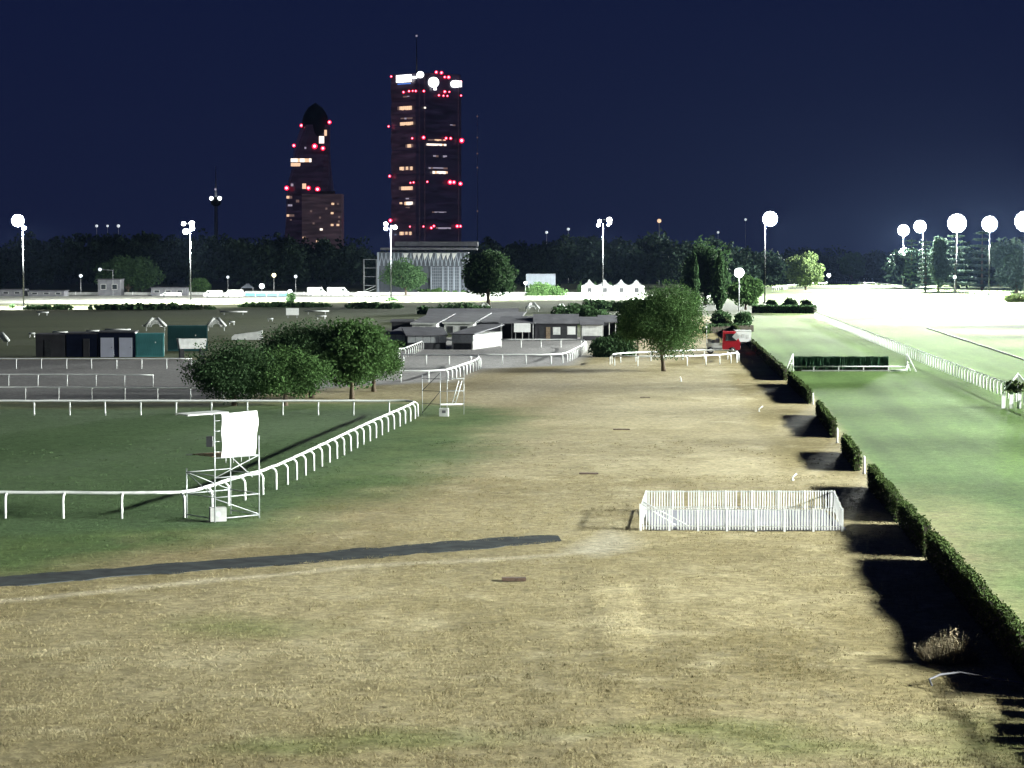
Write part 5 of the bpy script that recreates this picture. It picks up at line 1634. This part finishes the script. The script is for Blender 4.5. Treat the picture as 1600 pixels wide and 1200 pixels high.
def twisted_tower():
    D = 2600.0; s = D / FPX
    t = thing('twisted_tower', 'dark twisted tower tapering to an unlit scooped top', 'tower', (VY(485, 405, D).x, D, 0))
    cx0 = 485
    # outline: y, left, right
    rows = [(405, 444, 524), (345, 448, 523), (300, 450, 521), (260, 456, 519), (235, 459, 517), (215, 465, 517), (196, 472, 517)]
    n = 24; vs, fs = [], []
    secs = []
    for k in range(29):
        y = 405 + (196 - 405) * k / 28
        ys = [r[0] for r in rows][::-1]
        l = np.interp(y, ys, [r[1] for r in rows][::-1]); r = np.interp(y, ys, [r[2] for r in rows][::-1])
        secs.append((VY(cx0, y, D).z, ((l + r) / 2 - cx0) * s, (r - l) / 2 * s, math.radians(-28 + 50 * k / 28)))
    def sec(cx, hw, tw):
        P = []
        for j in range(n):
            a = 2 * math.pi * j / n; c_, s__ = math.cos(a), math.sin(a)
            q = (abs(c_) ** 5 + abs(s__) ** 5) ** (-1 / 5)
            P.append((q * math.cos(a + tw), q * math.sin(a + tw)))
        m = max(abs(p[0]) for p in P)
        return [(cx + p[0] / m * hw, p[1] / m * hw) for p in P]
    S = []
    for z, cx, hw, tw in secs:
        S.append([(x, y, z) for x, y in sec(cx, hw, tw)])
    for q in S: vs += q
    for i in range(len(S) - 1):
        for j in range(n):
            j2 = (j + 1) % n; fs.append((i * n + j, i * n + j2, i * n + n + j2, i * n + n + j))
    fs.append(tuple((len(S) - 1) * n + j for j in range(n)))
    MB().add(vs, fs).build('shaft', M['tower_c'], t)

    def front(px, py):
        z = VY(px, py, D).z; x = (px - cx0) * s
        i = min(range(len(S)), key=lambda k: abs(S[k][0][2] - z)); best = 0
        for j in range(n):
            (x0, y0, _), (x1, y1, _) = S[i][j], S[i][(j + 1) % n]
            if (x0 - x) * (x1 - x) <= 0 and abs(x1 - x0) > 1e-6:
                best = min(best, y0 + (y1 - y0) * (x - x0) / (x1 - x0))
        return Vector((x, best, z))
    # scooped cap
    zc = VY(cx0, 200, D).z; zt = VY(cx0, 161, D).z
    prof = []
    capv, capf = [], []
    for i in range(9):
        f = i / 8; z = zc - 14 + (zt - zc + 14) * f; w = (20 if f < .45 else 20 * math.cos((f - .45) / .55 * math.pi / 2) ** .6) * s + .4
        for j in range(16):
            a = 2 * math.pi * j / 16
            capv.append(((494 - cx0) * s + w * math.cos(a), -3 + w * .9 * math.sin(a), z))
    for i in range(8):
        for j in range(16):
            j2 = (j + 1) % 16; capf.append((i * 16 + j, i * 16 + j2, i * 16 + 16 + j2, i * 16 + 16 + j))
    MB().add(capv, capf, True).build('cap', M['tower_cap'], t)
    for x0, x1, y0, y1, m in ((458, 490, 249, 254.5, 'win_white'), (458, 473, 256, 261, 'win_warm'), (501, 509, 214, 225, 'win_white'), (509, 513, 204, 213, 'win_warm'),
                              (451, 460, 307, 311, 'win_warm'), (453, 460, 320, 323, 'win_cool'), (451, 463, 335.5, 339, 'win_warm'), (456, 459, 343, 345, 'win_dim'), (466, 471, 313, 317, 'win_dim'),
                              (476, 482, 288, 296, 'win_white'), (458, 462, 288, 292, 'win_cool'), (479, 482, 231, 234, 'win_cool')):
        p = front((x0 + x1) / 2, (y0 + y1) / 2)
        nq = max(1, round((x1 - x0) / 3.6)); st = (x1 - x0) / nq * s
        for q in range(nq):
            mm = m if RND.random() < .75 else {'win_warm': 'win_dim', 'win_white': 'win_warm', 'win_cool': 'win_dim', 'win_dim': 'win_cool'}[m]
            MB().box((p.x - (x1 - x0) * s / 2 + st * (q + .5), p.y - 1.2, p.z), (st - .2, 1.2, (y1 - y0) * s)).build('window', M[mm], t)
    for x, y, r in ((472.5, 196.5, 2.0), (517, 192, 2.2), (463, 229, 2.0), (495, 230, 3.0), (507.5, 233, 2.4), (452, 295, 2.6), (486, 295, 2.4), (500, 297, 2.8)):
        p = front(min(max(x, 461 if y > 250 else 474), 514), y)
        beacon(t, ((x - cx0) * s, p.y - 3, p.z), r)
    # block before it
    Db = 2300.0; sb = Db / FPX; o = VY(472, 405, Db)
    k = thing('apartment_block', 'brown apartment block with few lit windows below the twisted tower', 'building', (o.x, Db, 0), .0)
    W, H = 62 * sb, VY(472, 303, Db).z
    MB().box((W / 2, 15, H / 2), (W, 30, H)).build('wall', M['block'], k)
    MB().box((W * .55, 15, H + 1.5), (W * .5, 12, 3)).build('roof_plant', M['brown_wall'], k)
    for x, y, m in ((520, 318.5, 'win_warm'), (528, 318.5, 'win_dim'), (519, 333, 'win_warm'), (530, 339, 'win_dim'), (529.5, 346, 'win_dim'), (519, 351.5, 'win_warm'), (528, 351.5, 'win_warm'),
                    (502, 358.5, 'win_white'), (475, 371.5, 'win_warm'), (496, 377, 'win_warm'), (500, 340, 'win_dim'), (510, 326, 'win_dim'), (490, 349, 'win_dim'), (486, 330, 'win_dim')):
        q = VY(x, y, Db)
        MB().box((q.x - o.x, -.3, q.z), (2.6 if m != 'win_dim' else 1.8, .6, 1.9)).build('window', M[m], k)


twisted_tower()


def radio_mast():
    D = 1900.0; b = VY(338, 405, D)
    z = lambda y: VY(338, y, D).z
    t = thing('radio_mast', 'slender radio mast with two white lights left of the twisted tower', 'mast', (b.x, D, 0))
    MB().tube([(0, 0, 0), (0, 0, z(318)), (0, 0, z(290)), (0, 0, z(260))], [2.2, 1.3, .6, .2], 6).build('pole', M['pole'], t)
    MB().lathe([(2.5, z(322)), (4.2, z(318)), (4.2, z(312)), (2.0, z(308))], 12).build('platform', M['dark'], t)
    for x in (-3.3, 3.3):
        MB().ball((x, -2.6, z(310)), 1.6, 10, 8).build('lamp', M['lamp_dim'], t)
    MB().ball((0, -2.6, z(296)), .9, 8, 6).build('lamp', M['win_cool'], t)


radio_mast()


def crane():
    D = 2400.0; b = VY(746, 405, D); z = lambda y: VY(746, y, D).z
    t = thing('thin_mast', 'faint thin mast with dim lights right of the tall office tower', 'mast', (b.x, D, 0))
    MB().tube([(0, 0, 0), (0, 0, z(178))], [.4, .15], 5).build('pole', M['pole'], t)
    for y in (182, 215, 240, 262, 330):
        MB().ball((0, -1, z(y)), .8, 8, 6).build('lamp', M['win_dim'], t)


crane()


# ------------------------------------------------------------------ thin night haze, put in partly to stand for lens glow round the lamps
def haze(density):
    m = bpy.data.materials.new('night_haze'); m.use_nodes = True
    nt = m.node_tree; nt.nodes.clear()
    o = nt.nodes.new('ShaderNodeOutputMaterial'); v = nt.nodes.new('ShaderNodeVolumePrincipled')
    v.inputs['Color'].default_value = (.38, .56, 1.0, 1); v.inputs['Density'].default_value = density
    v.inputs['Anisotropy'].default_value = 0.0
    nt.links.new(v.outputs[0], o.inputs['Volume'])
    k = MB().box((0, 2450, 145), (6100, 5200, 295)).build('haze', m)
    k['kind'] = 'stuff'; k['label'] = 'thin night haze over the whole course, partly standing in for lens glow'


haze(HAZE)
